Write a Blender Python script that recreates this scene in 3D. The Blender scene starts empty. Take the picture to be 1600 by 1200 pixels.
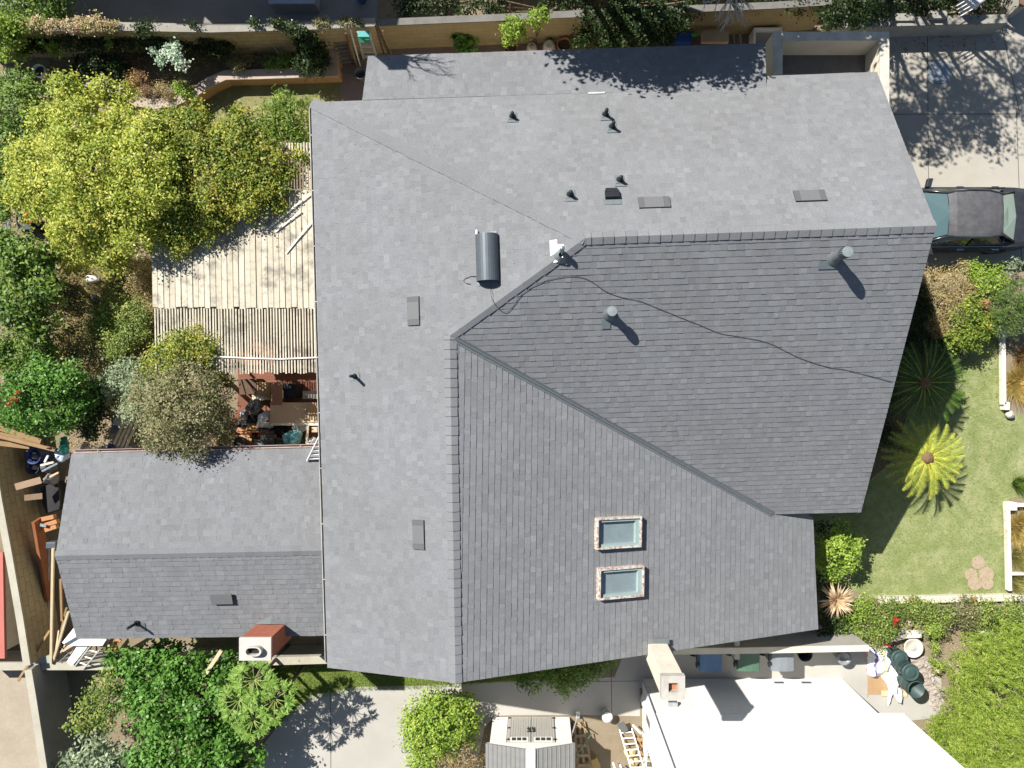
import bpy, math, random
import numpy as np
from mathutils import Vector, Matrix
random.seed(7)
RNG = np.random.default_rng(11)
SC = bpy.context.scene
COL = SC.collection
H, F, CX, CY = 21.0, 1108.0, 835.0, 600.0          # camera height (m), focal length (px of a 1600 px wide picture), nadir

def P(px, py, z=0.0):
    s = (H - z) / F
    return Vector(((px - CX) * s, (CY - py) * s, z))
def R(d): return math.radians(d)
def rnd(a, b): return random.uniform(a, b)

# ------------------------------------------------------------------ materials
MATS = {}
def nt(name):
    m = bpy.data.materials.new(name); m.use_nodes = True
    t = m.node_tree; b = t.nodes['Principled BSDF']
    return m, t, b
def node(t, ty, **kw):
    n = t.nodes.new(ty)
    for k, v in kw.items():
        if k in n.inputs.keys(): n.inputs[k].default_value = v
        else: setattr(n, k, v)
    return n
def c4(c): return (c[0], c[1], c[2], 1.0)
def ramp(t, stops):
    r = t.nodes.new('ShaderNodeValToRGB'); e = r.color_ramp.elements
    while len(e) < len(stops): e.new(0.5)
    for i, (p, c) in enumerate(stops): e[i].position = p; e[i].color = c4(c)
    return r
def mix(t, fac, a, b, blend='MIX'):
    n = t.nodes.new('ShaderNodeMix'); n.data_type = 'RGBA'; n.blend_type = blend
    for s, x in ((n.inputs[0], fac), (n.inputs[6], a), (n.inputs[7], b)):
        if hasattr(x, 'is_output'): t.links.new(x, s)
        elif isinstance(x, (int, float)): s.default_value = x
        else: s.default_value = c4(x)
    return n.outputs[2]
def noise(t, scale, detail=4, rough=.6, vec=None):
    n = node(t, 'ShaderNodeTexNoise', Scale=scale, Detail=detail, Roughness=rough)
    if vec: t.links.new(vec, n.inputs['Vector'])
    return n.outputs['Fac']
def sharp(t, fac, lo, hi):
    n = node(t, 'ShaderNodeMapRange'); n.inputs['From Min'].default_value = lo; n.inputs['From Max'].default_value = hi
    t.links.new(fac, n.inputs['Value']); return n.outputs['Result']
def coord(t, kind='Object'):
    return t.nodes.new('ShaderNodeTexCoord').outputs[kind]
def bump(t, b, h, strength=.3, dist=.02):
    n = node(t, 'ShaderNodeBump', Strength=strength, Distance=dist)
    t.links.new(h, n.inputs['Height']); t.links.new(n.outputs['Normal'], b.inputs['Normal'])

def mat(name, c1, c2=None, scale=6, rough=.7, metal=0, bumps=.15, lo=.35, hi=.65, spec=.3):
    """a plain surface with mottled wear between two colours"""
    if name in MATS: return MATS[name]
    m, t, b = nt(name); c2 = c2 or tuple(x * .75 for x in c1)
    v = coord(t)
    f = sharp(t, noise(t, scale, 6, .65, v), lo, hi)
    col = mix(t, f, c1, c2)
    f2 = noise(t, scale * 9, 3, .6, v)
    col = mix(t, .35, col, mix(t, f2, tuple(x * .6 for x in c1), tuple(min(1, x * 1.3) for x in c1)))
    t.links.new(col, b.inputs['Base Color'])
    b.inputs['Roughness'].default_value = rough; b.inputs['Metallic'].default_value = metal
    b.inputs['Specular IOR Level'].default_value = spec
    if bumps: bump(t, b, f2, bumps, .01)
    MATS[name] = m; return m

def leafmat(name, stops, rough=.5, trans=.38, gain=1.75):
    if name in MATS: return MATS[name]
    m, t, b = nt(name)
    a = t.nodes.new('ShaderNodeAttribute'); a.attribute_name = 'tint'
    r = ramp(t, [(p, tuple(min(.75, x * gain) for x in c)) for p, c in stops]); t.links.new(a.outputs['Fac'], r.inputs[0])
    t.links.new(r.outputs[0], b.inputs['Base Color'])
    b.inputs['Roughness'].default_value = rough; b.inputs['Specular IOR Level'].default_value = .35
    tr = t.nodes.new('ShaderNodeBsdfTranslucent'); t.links.new(r.outputs[0], tr.inputs['Color'])
    mx = t.nodes.new('ShaderNodeMixShader'); mx.inputs[0].default_value = trans
    t.links.new(b.outputs[0], mx.inputs[1]); t.links.new(tr.outputs[0], mx.inputs[2])
    t.links.new(mx.outputs[0], t.nodes['Material Output'].inputs['Surface'])
    MATS[name] = m; return m

def shinglemat():
    m, t, b = nt('asphalt_shingle')
    a = t.nodes.new('ShaderNodeAttribute'); a.attribute_name = 'tint'
    r = ramp(t, [(0, (.095, .100, .110)), (.3, (.134, .140, .151)), (.65, (.160, .167, .179)), (1, (.208, .216, .228))])
    t.links.new(a.outputs['Fac'], r.inputs[0])
    v = coord(t)
    g = noise(t, 260, 2, .7, v)
    col = mix(t, .5, r.outputs[0], mix(t, g, (.05, .052, .056), (.30, .305, .315)))
    f2 = noise(t, 34, 3, .7, v)
    col = mix(t, 1.0, col, mix(t, sharp(t, f2, .3, .7), (.86, .86, .86), (1.15, 1.15, 1.15)), 'MULTIPLY')
    w = noise(t, .55, 4, .6, v)
    col = mix(t, 1.0, col, mix(t, w, (.86, .85, .83), (1.12, 1.13, 1.15)), 'MULTIPLY')
    st = sharp(t, noise(t, 2.2, 5, .7, v), .62, .75)
    col = mix(t, st, col, mix(t, 1.0, col, (.90, .88, .86), 'MULTIPLY'))
    t.links.new(col, b.inputs['Base Color']); b.inputs['Roughness'].default_value = .92
    b.inputs['Specular IOR Level'].default_value = .2
    bump(t, b, g, .25, .004)
    MATS['asphalt_shingle'] = m; return m

def brickmat(name, c1, c2, mortar, bw, bh, ms=.012, stain=(.5, .5, .45), stainf=.5, rough=.9):
    if name in MATS: return MATS[name]
    m, t, b = nt(name)
    u = t.nodes.new('ShaderNodeUVMap').outputs[0]
    k = node(t, 'ShaderNodeTexBrick', Scale=1.0)
    k.inputs['Brick Width'].default_value = bw; k.inputs['Row Height'].default_value = bh
    k.inputs['Mortar Size'].default_value = ms; k.inputs['Color1'].default_value = c4(c1)
    k.inputs['Color2'].default_value = c4(c2); k.inputs['Mortar'].default_value = c4(mortar)
    k.inputs['Mortar Smooth'].default_value = .3
    t.links.new(u, k.inputs['Vector'])
    v = coord(t)
    s = sharp(t, noise(t, 1.6, 6, .7, v), .45, .7)
    col = mix(t, s, k.outputs['Color'], mix(t, stainf, k.outputs['Color'], stain))
    col = mix(t, .3, col, mix(t, noise(t, 60, 3, .7, v), tuple(x * .5 for x in c1), tuple(min(1, x * 1.4) for x in c1)))
    t.links.new(col, b.inputs['Base Color']); b.inputs['Roughness'].default_value = rough
    b.inputs['Specular IOR Level'].default_value = .2
    bump(t, b, k.outputs['Fac'], -.4, .01)
    MATS[name] = m; return m

def glassmat(name, c, rough=.06, spec=.6):
    if name in MATS: return MATS[name]
    m, t, b = nt(name)
    b.inputs['Base Color'].default_value = c4(c); b.inputs['Roughness'].default_value = rough
    b.inputs['Specular IOR Level'].default_value = spec
    MATS[name] = m; return m

def clearglass(name, tintc, rough=.03):
    """thin pane: see-through with a reflection"""
    if name in MATS: return MATS[name]
    m, t, b = nt(name)
    t.nodes.remove(b)
    tr = node(t, 'ShaderNodeBsdfTransparent', Color=c4(tintc)); gl = node(t, 'ShaderNodeBsdfGlossy', Roughness=rough)
    lw = t.nodes.new('ShaderNodeLayerWeight'); pw = node(t, 'ShaderNodeMath', operation='POWER'); t.links.new(lw.outputs['Facing'], pw.inputs[0]); pw.inputs[1].default_value = 3.5
    ma = node(t, 'ShaderNodeMath', operation='MULTIPLY_ADD'); t.links.new(pw.outputs[0], ma.inputs[0]); ma.inputs[1].default_value = .7; ma.inputs[2].default_value = .07
    mx = t.nodes.new('ShaderNodeMixShader'); t.links.new(ma.outputs[0], mx.inputs[0])
    t.links.new(tr.outputs[0], mx.inputs[1]); t.links.new(gl.outputs[0], mx.inputs[2])
    t.links.new(mx.outputs[0], t.nodes['Material Output'].inputs['Surface'])
    MATS[name] = m; return m

# ------------------------------------------------------------------ objects
OFF = {}
def tag(o, label=None, cat=None, group=None, kind=None):
    if label: o['label'] = label
    if cat: o['category'] = cat
    if group: o['group'] = group
    if kind: o['kind'] = kind
    return o
def thing(name, label, cat, loc, group=None):
    o = bpy.data.objects.new(name, None); COL.objects.link(o)
    o.empty_display_size = .2
    o.location = loc; OFF[o.name] = Vector(loc)
    return tag(o, label, cat, group)

class MB:
    def __init__(s): s.v = []; s.f = []; s.t = []
    def face(s, pts, tint=.5):
        n = len(s.v); s.v += [tuple(p) for p in pts]; s.f.append(tuple(range(n, n + len(pts)))); s.t.append(tint)
        return s
    def raw(s, verts, faces, tint=.5):
        n = len(s.v); s.v += [tuple(p) for p in verts]
        for f in faces: s.f.append(tuple(i + n for i in f)); s.t.append(tint)
        return s
    def obox(s, c, ax, ay, az, hx, hy, hz, tint=.5):
        c = Vector(c); X, Y, Z = Vector(ax).normalized() * hx, Vector(ay).normalized() * hy, Vector(az).normalized() * hz
        vs = [c + X * i + Y * j + Z * k for k in (-1, 1) for j in (-1, 1) for i in (-1, 1)]
        return s.raw(vs, [(0, 2, 3, 1), (4, 5, 7, 6), (0, 1, 5, 4), (2, 6, 7, 3), (0, 4, 6, 2), (1, 3, 7, 5)], tint)
    def box(s, x0, x1, y0, y1, z0, z1, tint=.5):
        return s.obox(((x0 + x1) / 2, (y0 + y1) / 2, (z0 + z1) / 2), (1, 0, 0), (0, 1, 0), (0, 0, 1), abs(x1 - x0) / 2, abs(y1 - y0) / 2, abs(z1 - z0) / 2, tint)
    def rbox(s, c, sx, sy, sz, rz=0, tint=.5):
        """box standing on c, turned by rz degrees"""
        a = R(rz); ax = (math.cos(a), math.sin(a), 0); ay = (-math.sin(a), math.cos(a), 0)
        return s.obox((c[0], c[1], c[2] + sz / 2), ax, ay, (0, 0, 1), sx / 2, sy / 2, sz / 2, tint)
    def bar(s, a, b, w, h, up=(0, 0, 1), tint=.5):
        a, b = Vector(a), Vector(b); d = b - a; L = d.length; d.normalize()
        side = d.cross(Vector(up))
        if side.length < 1e-4: side = d.cross(Vector((1, 0, 0)))
        side.normalize(); u = side.cross(d)
        return s.obox((a + b) / 2, d, side, u, L / 2, w / 2, h / 2, tint)
    def tube(s, path, r, n=8, cap=True, tint=.5):
        path = [Vector(p) for p in path]; m = len(path)
        rs = r if isinstance(r, (list, tuple)) else [r] * m
        base = len(s.v); prev = None
        for i, p in enumerate(path):
            d = (path[min(i + 1, m - 1)] - path[max(i - 1, 0)])
            if d.length < 1e-6: d = Vector((0, 0, 1))
            d.normalize()
            if prev is None:
                a = d.orthogonal().normalized()
            else:
                a = prev - d * prev.dot(d)
                a = a.normalized() if a.length > 1e-5 else d.orthogonal().normalized()
            prev = a; b = d.cross(a)
            for k in range(n):
                an = 2 * math.pi * k / n
                s.v.append(tuple(p + (a * math.cos(an) + b * math.sin(an)) * rs[i]))
        for i in range(m - 1):
            for k in range(n):
                k2 = (k + 1) % n
                s.f.append((base + i * n + k, base + i * n + k2, base + (i + 1) * n + k2, base + (i + 1) * n + k)); s.t.append(tint)
        if cap:
            s.f.append(tuple(base + k for k in reversed(range(n)))); s.t.append(tint)
            s.f.append(tuple(base + (m - 1) * n + k for k in range(n))); s.t.append(tint)
        return s
    def lathe(s, o, prof, n=20, axis=(0, 0, 1), tint=.5, sq=None):
        o = Vector(o); ax = Vector(axis).normalized(); a = ax.orthogonal().normalized(); b = ax.cross(a)
        base = len(s.v)
        for (r, h) in prof:
            for k in range(n):
                an = 2 * math.pi * k / n
                s.v.append(tuple(o + ax * h + (a * math.cos(an) + b * math.sin(an)) * r))
        for i in range(len(prof) - 1):
            for k in range(n):
                k2 = (k + 1) % n
                s.f.append((base + i * n + k, base + i * n + k2, base + (i + 1) * n + k2, base + (i + 1) * n + k)); s.t.append(tint)
        return s
    def prism(s, poly, z0, z1, tint=.5):
        """poly: list of points (x, y); z0 or z1 may be per-vertex lists"""
        n = len(poly); ar = sum(poly[i][0] * poly[(i + 1) % n][1] - poly[(i + 1) % n][0] * poly[i][1] for i in range(n))
        idx = list(range(n)) if ar > 0 else list(range(n - 1, -1, -1))
        g = lambda z, i: z[i] if isinstance(z, (list, tuple)) else z
        lo = [(poly[i][0], poly[i][1], g(z0, i)) for i in idx]; hi = [(poly[i][0], poly[i][1], g(z1, i)) for i in idx]
        b = len(s.v); s.v += lo + hi
        s.f.append(tuple(b + i for i in reversed(range(n)))); s.t.append(tint)
        s.f.append(tuple(b + n + i for i in range(n))); s.t.append(tint)
        for i in range(n):
            j = (i + 1) % n; s.f.append((b + i, b + j, b + n + j, b + n + i)); s.t.append(tint)
        return s
    def slab(s, pts, thick, tint=.5):
        """3D polygon given a thickness downward"""
        n = len(pts); b = len(s.v)
        s.v += [tuple(p) for p in pts] + [(p[0], p[1], p[2] - thick) for p in pts]
        s.f.append(tuple(b + i for i in range(n))); s.t.append(tint)
        s.f.append(tuple(b + n + i for i in reversed(range(n)))); s.t.append(tint)
        for i in range(n):
            j = (i + 1) % n; s.f.append((b + i, b + n + i, b + n + j, b + j)); s.t.append(tint)
        return s
    def blob(s, c, rx, ry, rz, n=14, m=8, jit=.12, seed=0, tint=.5, zmin=None):
        """irregular rounded lump (bag, stone)"""
        r_ = random.Random(seed); ph = [r_.uniform(0, 6.28) for _ in range(8)]
        base = len(s.v)
        for i in range(m + 1):
            th = math.pi * i / m
            for k in range(n):
                a = 2 * math.pi * k / n
                w = 1 + jit * (math.sin(3 * a + ph[0] + 2 * th) + .7 * math.sin(5 * a + ph[1] - 3 * th) + .6 * math.sin(2 * th * 2 + ph[2]) + .5 * math.sin(9 * a + 7 * th + ph[3])) / 1.6
                x, y, z = rx * w * math.sin(th) * math.cos(a), ry * w * math.sin(th) * math.sin(a), rz * w * math.cos(th)
                z = c[2] + z
                if zmin is not None: z = max(z, zmin)
                s.v.append((c[0] + x, c[1] + y, z))
        for i in range(m):
            for k in range(n):
                k2 = (k + 1) % n
                s.f.append((base + i * n + k, base + (i + 1) * n + k, base + (i + 1) * n + k2, base + i * n + k2)); s.t.append(tint)
        return s
    def build(s, name, m, parent=None, smooth=False, kind=None, bevel=0):
        return mesh(name, np.array(s.v, dtype=np.float64).reshape(-1, 3), s.f, np.array(s.t, dtype=np.float32), m, parent, smooth, kind, bevel)

def mesh(name, v, faces, tint, m, parent=None, smooth=False, kind=None, bevel=0):
    off = OFF[parent.name] if parent is not None else Vector((0, 0, 0))
    me = bpy.data.meshes.new(name)
    v = np.asarray(v) - np.array(off)
    me.from_pydata(v.tolist() if len(v) < 200 else v, [], faces)
    if tint is not None:
        at = me.attributes.new('tint', 'FLOAT', 'FACE'); at.data.foreach_set('value', np.asarray(tint, dtype=np.float32))
    # world-metre UVs: sides run along the wall, tops lie in plan
    if len(me.polygons) < 6000:
        uv = me.uv_layers.new(name='UVMap'); W = v + np.array(off)
        buf = np.zeros(len(me.loops) * 2, dtype=np.float32)
        for p in me.polygons:
            nx, ny, nz = p.normal
            for li in p.loop_indices:
                x, y, z = W[me.loops[li].vertex_index]
                if abs(nz) > .75: buf[2 * li] = x; buf[2 * li + 1] = y
                else:
                    l = math.hypot(nx, ny) or 1
                    buf[2 * li] = (-ny * x + nx * y) / l; buf[2 * li + 1] = z
        uv.data.foreach_set('uv', buf)
    if smooth: me.polygons.foreach_set('use_smooth', np.ones(len(me.polygons), dtype=bool))
    me.materials.append(m)
    o = bpy.data.objects.new(name, me); COL.objects.link(o)
    OFF[o.name] = off
    if parent is not None: o.parent = parent
    if kind: o['kind'] = kind
    if bevel:
        b = o.modifiers.new('bevel', 'BEVEL'); b.width = bevel; b.segments = 2; b.limit_method = 'ANGLE'
    return o
def solo(mb, name, m, label, cat, group=None, smooth=False, bevel=0):
    """a thing that is one mesh"""
    return tag(mb.build(name, m, None, smooth, None, bevel), label, cat, group)

# ------------------------------------------------------------------ planes
class Plane:
    def __init__(s, a, b, c):
        s.o = Vector(a); s.n = (Vector(b) - s.o).cross(Vector(c) - s.o).normalized()
        if s.n.z < 0: s.n = -s.n
        up = Vector((0, 0, 1)) - s.n * s.n.z
        s.v = up.normalized()            # upslope
        s.u = s.v.cross(s.n).normalized()  # along the eave
    def at(s, px, py):
        cam = Vector((0, 0, H)); d = P(px, py, 0) - cam
        k = (s.o - cam).dot(s.n) / d.dot(s.n)
        return cam + d * k
    def z(s, x, y): return s.o.z - ((x - s.o.x) * s.n.x + (y - s.o.y) * s.n.y) / s.n.z
    def uv(s, p): d = Vector(p) - s.o; return d.dot(s.u), d.dot(s.v)
    def pt(s, u, v, h=0): return s.o + s.u * u + s.v * v + s.n * h

def clip_convex(sub, clip):
    out = sub; n = len(clip)
    for i in range(n):
        a, b = clip[i], clip[(i + 1) % n]; inp = out; out = []
        if not inp: return []
        ex, ey = b[0] - a[0], b[1] - a[1]
        side = [ex * (p[1] - a[1]) - ey * (p[0] - a[0]) for p in inp]
        for j in range(len(inp)):
            p, q = inp[j], inp[(j + 1) % len(inp)]; sp, sq = side[j], side[(j + 1) % len(inp)]
            if sp >= 0: out.append(p)
            if (sp > 0 and sq < 0) or (sp < 0 and sq > 0):
                k = sp / (sp - sq); out.append((p[0] + (q[0] - p[0]) * k, p[1] + (q[1] - p[1]) * k))
    return out
def ccw(poly):
    a = sum(poly[i][0] * poly[(i + 1) % len(poly)][1] - poly[(i + 1) % len(poly)][0] * poly[i][1] for i in range(len(poly)))
    return poly if a > 0 else poly[::-1]

EXPO = .1435
def shingle(mb, plane, polys, seed, lift=.0085):
    """courses of laminated shingle tabs laid over the slope, each a wedge with its own thickness and tint"""
    r = random.Random(seed)
    P2 = [ccw([plane.uv(p) for p in poly]) for poly in polys]
    us = [p[0] for q in P2 for p in q]; vs = [p[1] for q in P2 for p in q]
    v = min(vs); row = 0
    while v < max(vs):
        u = min(us) - r.uniform(0, .5); v1 = v + EXPO
        while u < max(us):
            w = r.choice((.09, .11, .12, .13, .15, .17, .20)) + r.uniform(-.012, .012)
            thick = lift + r.choice((0, 0, .004, .006)); x = r.random()
            tint = min(1, max(0, r.choice((.27, .37, .46, .55, .64, .74)) + r.gauss(0, .06) + (.16 if x > .93 else 0)))
            rect = [(u, v), (u + w, v), (u + w, v1 + .002), (u, v1 + .002)]
            for q in P2:
                c = clip_convex(rect, q)
                if len(c) < 3: continue
                hh = lambda b: thick + (.002 - thick) * min(1, (b - v) / EXPO)
                mb.face([plane.pt(a, b, hh(b) + .004) for a, b in c], tint)
                low = [p for p in c if p[1] - v < 1e-6]
                if len(low) >= 2:
                    a0, a1 = min(p[0] for p in low), max(p[0] for p in low)
                    mb.face([plane.pt(a0, v, thick + .004), plane.pt(a0, v, 0), plane.pt(a1, v, 0), plane.pt(a1, v, thick + .004)], tint * .9)
            u += w
        v = v1; row += 1

def ridge_caps(mb, a, b, pl1, pl2, seed, pitch=.2, hw=.15, raise_=.03):
    """overlapping folded caps from a to b, each lapping over the one before"""
    a, b = Vector(a), Vector(b); d = b - a; L = d.length; d.normalize(); r = random.Random(seed)
    def down(pl):
        w = pl.n.cross(d).normalized()
        return w if w.z < 0 or abs(w.z) < 1e-6 else -w
    d1, d2 = down(pl1), down(pl2)
    if d1.dot(d2) > .2: d2 = -d2
    k = 0.0
    while k < L - .02:
        e = min(L, k + pitch + .01); t = min(1, max(0, .44 + r.gauss(0, .1)))
        h0, h1 = raise_ + .014 + r.uniform(0, .004), raise_ - .004
        w_ = hw + r.uniform(-.006, .006)
        up = Vector((0, 0, 1))
        c0, c1 = a + d * k + up * h0, a + d * e + up * h1
        for dd in (d1, d2):
            l0, l1 = a + d * k + dd * w_ + up * h0 * .9, a + d * e + dd * w_ + up * h1 * .9
            mb.face([c0, l0, l1, c1], t)
            mb.face([l0, l0 - up * .03, l1 - up * .03, l1], t)
            mb.face([c0, c0 - up * .02, l0 - up * .02, l0], t * .8)
        k += pitch
# ================================================================== materials of the buildings
SH = shinglemat()
m_fascia = mat('painted_fascia', (.55, .54, .50), (.40, .39, .36), 3)
m_stucco = mat('cream_stucco', (.66, .61, .50), (.55, .50, .41), 1.6, .9, bumps=.4)
m_white = mat('white_paint', (.78, .78, .75), (.70, .69, .65), 2, .6)
m_whitewall = mat('white_stucco', (.84, .84, .81), (.78, .77, .74), 1.2, .85, bumps=.25)
m_metal = mat('galvanised_metal', (.55, .60, .62), (.38, .42, .44), 8, .35, .8)
m_bright = mat('bright_flashing', (.75, .78, .78), (.60, .63, .64), 10, .4, .6)
m_teal = mat('weathered_flashing', (.135, .152, .163), (.10, .115, .125), 12, .5, .2)
m_pale = mat('pale_flashing', (.155, .185, .195), (.12, .145, .155), 12, .5, .2)
m_vent = mat('grey_vent_cover', (.125, .128, .134), (.108, .111, .117), 20, .7)
m_ventdark = mat('dark_vent_cover', (.095, .097, .102), (.08, .082, .087), 20, .7)
m_black = mat('black_rubber', (.012, .014, .018), (.02, .022, .028), 9, .5)
m_hood = mat('painted_blue_grey_metal', (.095, .112, .13), (.08, .092, .106), 4, .42, .3, bumps=.05)
m_conc = mat('grey_concrete_cap', (.42, .40, .36), (.30, .28, .25), 5, .9)
m_terra = mat('terracotta_liner', (.42, .17, .09), (.28, .11, .06), 8, .9)
m_redbrick = brickmat('red_brick', (.34, .10, .055), (.26, .07, .04), (.36, .22, .17), .42, .07, .008, (.16, .07, .05), .4)
m_wood_dark = mat('dark_stained_wood', (.10, .06, .035), (.06, .035, .02), 6)

# ================================================================== main house
zA = H - 14.5
A, B, G = P(915, 372, zA), P(1462, 353, zA), P(1345, 800, 2.74)
SP = Plane(A, B, G); D = SP.at(703, 525)
SW = P(512, 1043, 4.2)
WP = Plane(A, SW, SW + Vector((.028, -1, 0))); E = WP.at(712, 1067); C = WP.at(487, 160)
NP = Plane(A, B, C); NE = NP.at(1370, 113)
Fv = SP.at(1207, 803)
EP = Plane(D, E, Fv); F2 = EP.at(1270, 808); SE = EP.at(1278, 983)
K = WP.at(497.5, 525); RB = NP.at(1165, 363.4); JB = NP.at(1165, 138); JA = NP.at(1165, 120.5)
print('planes', [round(p.z, 2) for p in (A, B, G, D, SW, E, C, NE, Fv, F2, SE)])

house = thing('house', 'large house under a hipped and gabled grey shingle roof with skylights', 'house', (0.5, 0, 0))
rf = MB()
shingle(rf, SP, [[A, B, G, Fv, D]], 1)
shingle(rf, WP, [[C, A, D, K], [D, E, SW, K]], 2)
shingle(rf, NP, [[C, A, RB, JB], [RB, B, NE, JA]], 3)
shingle(rf, EP, [[D, F2, SE, E]], 4)
# lower lean-to slope along the north eave
qa, qb = NP.at(570, 158), JB
qc, qd = P(1196, 68, qb.z - .30), P(575, 88, qa.z - .30)
AP = Plane(qa, qb, qc)
qe = AP.at(1197, 137)
shingle(rf, AP, [[AP.at(566, 158), qa, qb, qe, AP.at(1196, 68), AP.at(575, 88)]], 5)
roof = rf.build('roof', SH, house)
dk = MB()
DW, AW = WP.at(703, 525) - Vector((0, 0, .02)), WP.at(915, 372) - Vector((0, 0, .02))
for pts in ([A, B, G, Fv, D], [C, AW, DW, K], [DW, E, SW, K], [C, A, RB, JB], [RB, B, NE, JA], [D, F2, SE, E],
            [AP.at(566, 158), qb, qe, AP.at(1196, 68), AP.at(575, 88)]):
    dk.slab([Vector(p) - Vector((0, 0, .004)) for p in pts], .16)
dk.build('fascia', m_fascia, house)
cp = MB()
ridge_caps(cp, B, A, SP, NP, 1, .235, .15)
ridge_caps(cp, D, A, SP, WP, 2, .25, .13)
ridge_caps(cp, E, D, EP, WP, 3, .21, .15)
ridge_caps(cp, C, A, NP, WP, 4, .30, .14, .026)
cp.build('ridge_cap', SH, roof)
# valley metal D-F with a raised centre rib
vm = MB(); dv = (Fv - D).normalized()
def downv(pl):
    w = pl.n.cross(dv).normalized(); return w
ws, we = downv(SP), -downv(EP)
if ws.y < 0: ws = -ws
if we.y > 0: we = -we
p0, p1 = D + dv * .12, Fv - dv * .02
for w, up in ((ws, SP.n), (we, EP.n)):
    a0, a1 = p0 + w * .085 + up * .03, p1 + w * .085 + up * .03
    b0, b1 = p0 + w * .028 + up * .022, p1 + w * .028 + up * .022
    vm.face([b0, b1, a1, a0]); vm.face([a0, a1, a1 - up * .03, a0 - up * .03])
vm.tube([p0 + Vector((0, 0, .035)), p1 + Vector((0, 0, .035))], .026, 6)
vm.build('valley_flashing', m_teal, roof)
# dormer-side scrap of metal on the break line
bl = MB(); bl.obox(NP.at(932, 146) + Vector((0, 0, .03)), NP.u, NP.v, NP.n, .2, .03, .006); bl.build('flashing_strip', m_bright, roof)

# walls
wl = MB()
def wz(pl, p): return pl.z(p[0], p[1]) - .22
wpts = [((C.x + .7, C.y - .7), NP), ((NE.x - .6, NE.y - .7), NP), ((B.x - .6, B.y), SP), ((G.x - .6, G.y + .7), SP), ((F2.x - .6, G.y + .72), EP),
        ((SE.x - .6, SE.y + .6), EP), ((E.x, E.y + .6), EP), ((SW.x + .7, SW.y + .6), WP)]
wl.prism([p for p, _ in wpts], -.1, [wz(pl, p) for p, pl in wpts])
wl.build('wall', m_stucco, house)
wn = MB(); a_, b_ = AP.at(566, 158), AP.at(1196, 68)
wn.prism([(a_.x + .3, b_.y - .5), (b_.x - .2, b_.y - .5), (b_.x - .2, C.y - 1.0), (a_.x + .3, C.y - 1.0)], -.1, b_.z - .05)
wn.build('wall', m_stucco, house)
# open stucco box beside the north-east corner
bx = MB(); X0, X1, Y1, Y0 = P(1208, 57, 3.0).x, P(1388, 47, 3.0).x, P(1300, 51, 3.0).y, 6.3
for (x0, x1, y0, y1) in ((X0, X1, Y1 - .2, Y1), (X0, X0 + .22, Y0, Y1 - .2), (X1 - .22, X1, Y0 - .6, Y1 - .2)):
    bx.box(x0, x1, y0, y1, 0, 3.0)
par = bx.build('parapet', m_stucco, house)
cpx = MB()
for (x0, x1, y0, y1) in ((X0 - .01, X1 + .01, Y1 - .21, Y1 + .01), (X0 - .01, X0 + .23, Y0, Y1 - .21), (X1 - .23, X1 + .01, Y0 - .6, Y1 - .21)):
    cpx.box(x0, x1, y0, y1, 3.0, 3.03)
cpx.build('coping', mat('weathered_coping', (.40, .38, .34), (.62, .57, .48), 3, .9), par)
fl = MB(); fl.box(X0 + .22, X1 - .22, Y0, Y1 - .2, 2.0, 2.2); fl.build('deck', mat('dark_deck', (.16, .15, .135), (.11, .105, .10), 3), par)

# gutter on the west eave
def gutter(a, b, out, w=.07, h=.09):
    g = MB(); a, b, out = Vector(a), Vector(b), Vector(out).normalized(); up = Vector((0, 0, 1))
    for off, t0, t1 in ((0, -h, -.02), (w, -h, .0)):
        c0, c1 = a + out * off, b + out * off
        g.bar(c0 + up * (t0 + t1) / 2, c1 + up * (t0 + t1) / 2, .013, t1 - t0)
    g.bar(a + out * w / 2 - up * h, b + out * w / 2 - up * h, w, .008)
    n = int((b - a).length / 1.45)
    for i in range(n + 1):
        c = a + (b - a) * ((i + .5) / (n + 1)); g.bar(c - up * .01, c + out * w - up * .01, .02, .008)
    return g
gq = gutter(C + Vector((-.02, -.1, -.03)), SW + Vector((-.02, .1, -.03)), (-1, 0, 0), .05).build('gutter', mat('gutter_paint', (.46, .45, .43), (.27, .265, .26), 1.2, .6), house)
g_ = MB(); g_.bar(C + Vector((-.045, -.1, -.105)), SW + Vector((-.045, .1, -.105)), .034, .006); g_.build('gutter_trough', mat('gutter_dirt', (.09, .085, .08), (.16, .15, .14), 2, .9), gq)

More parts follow.
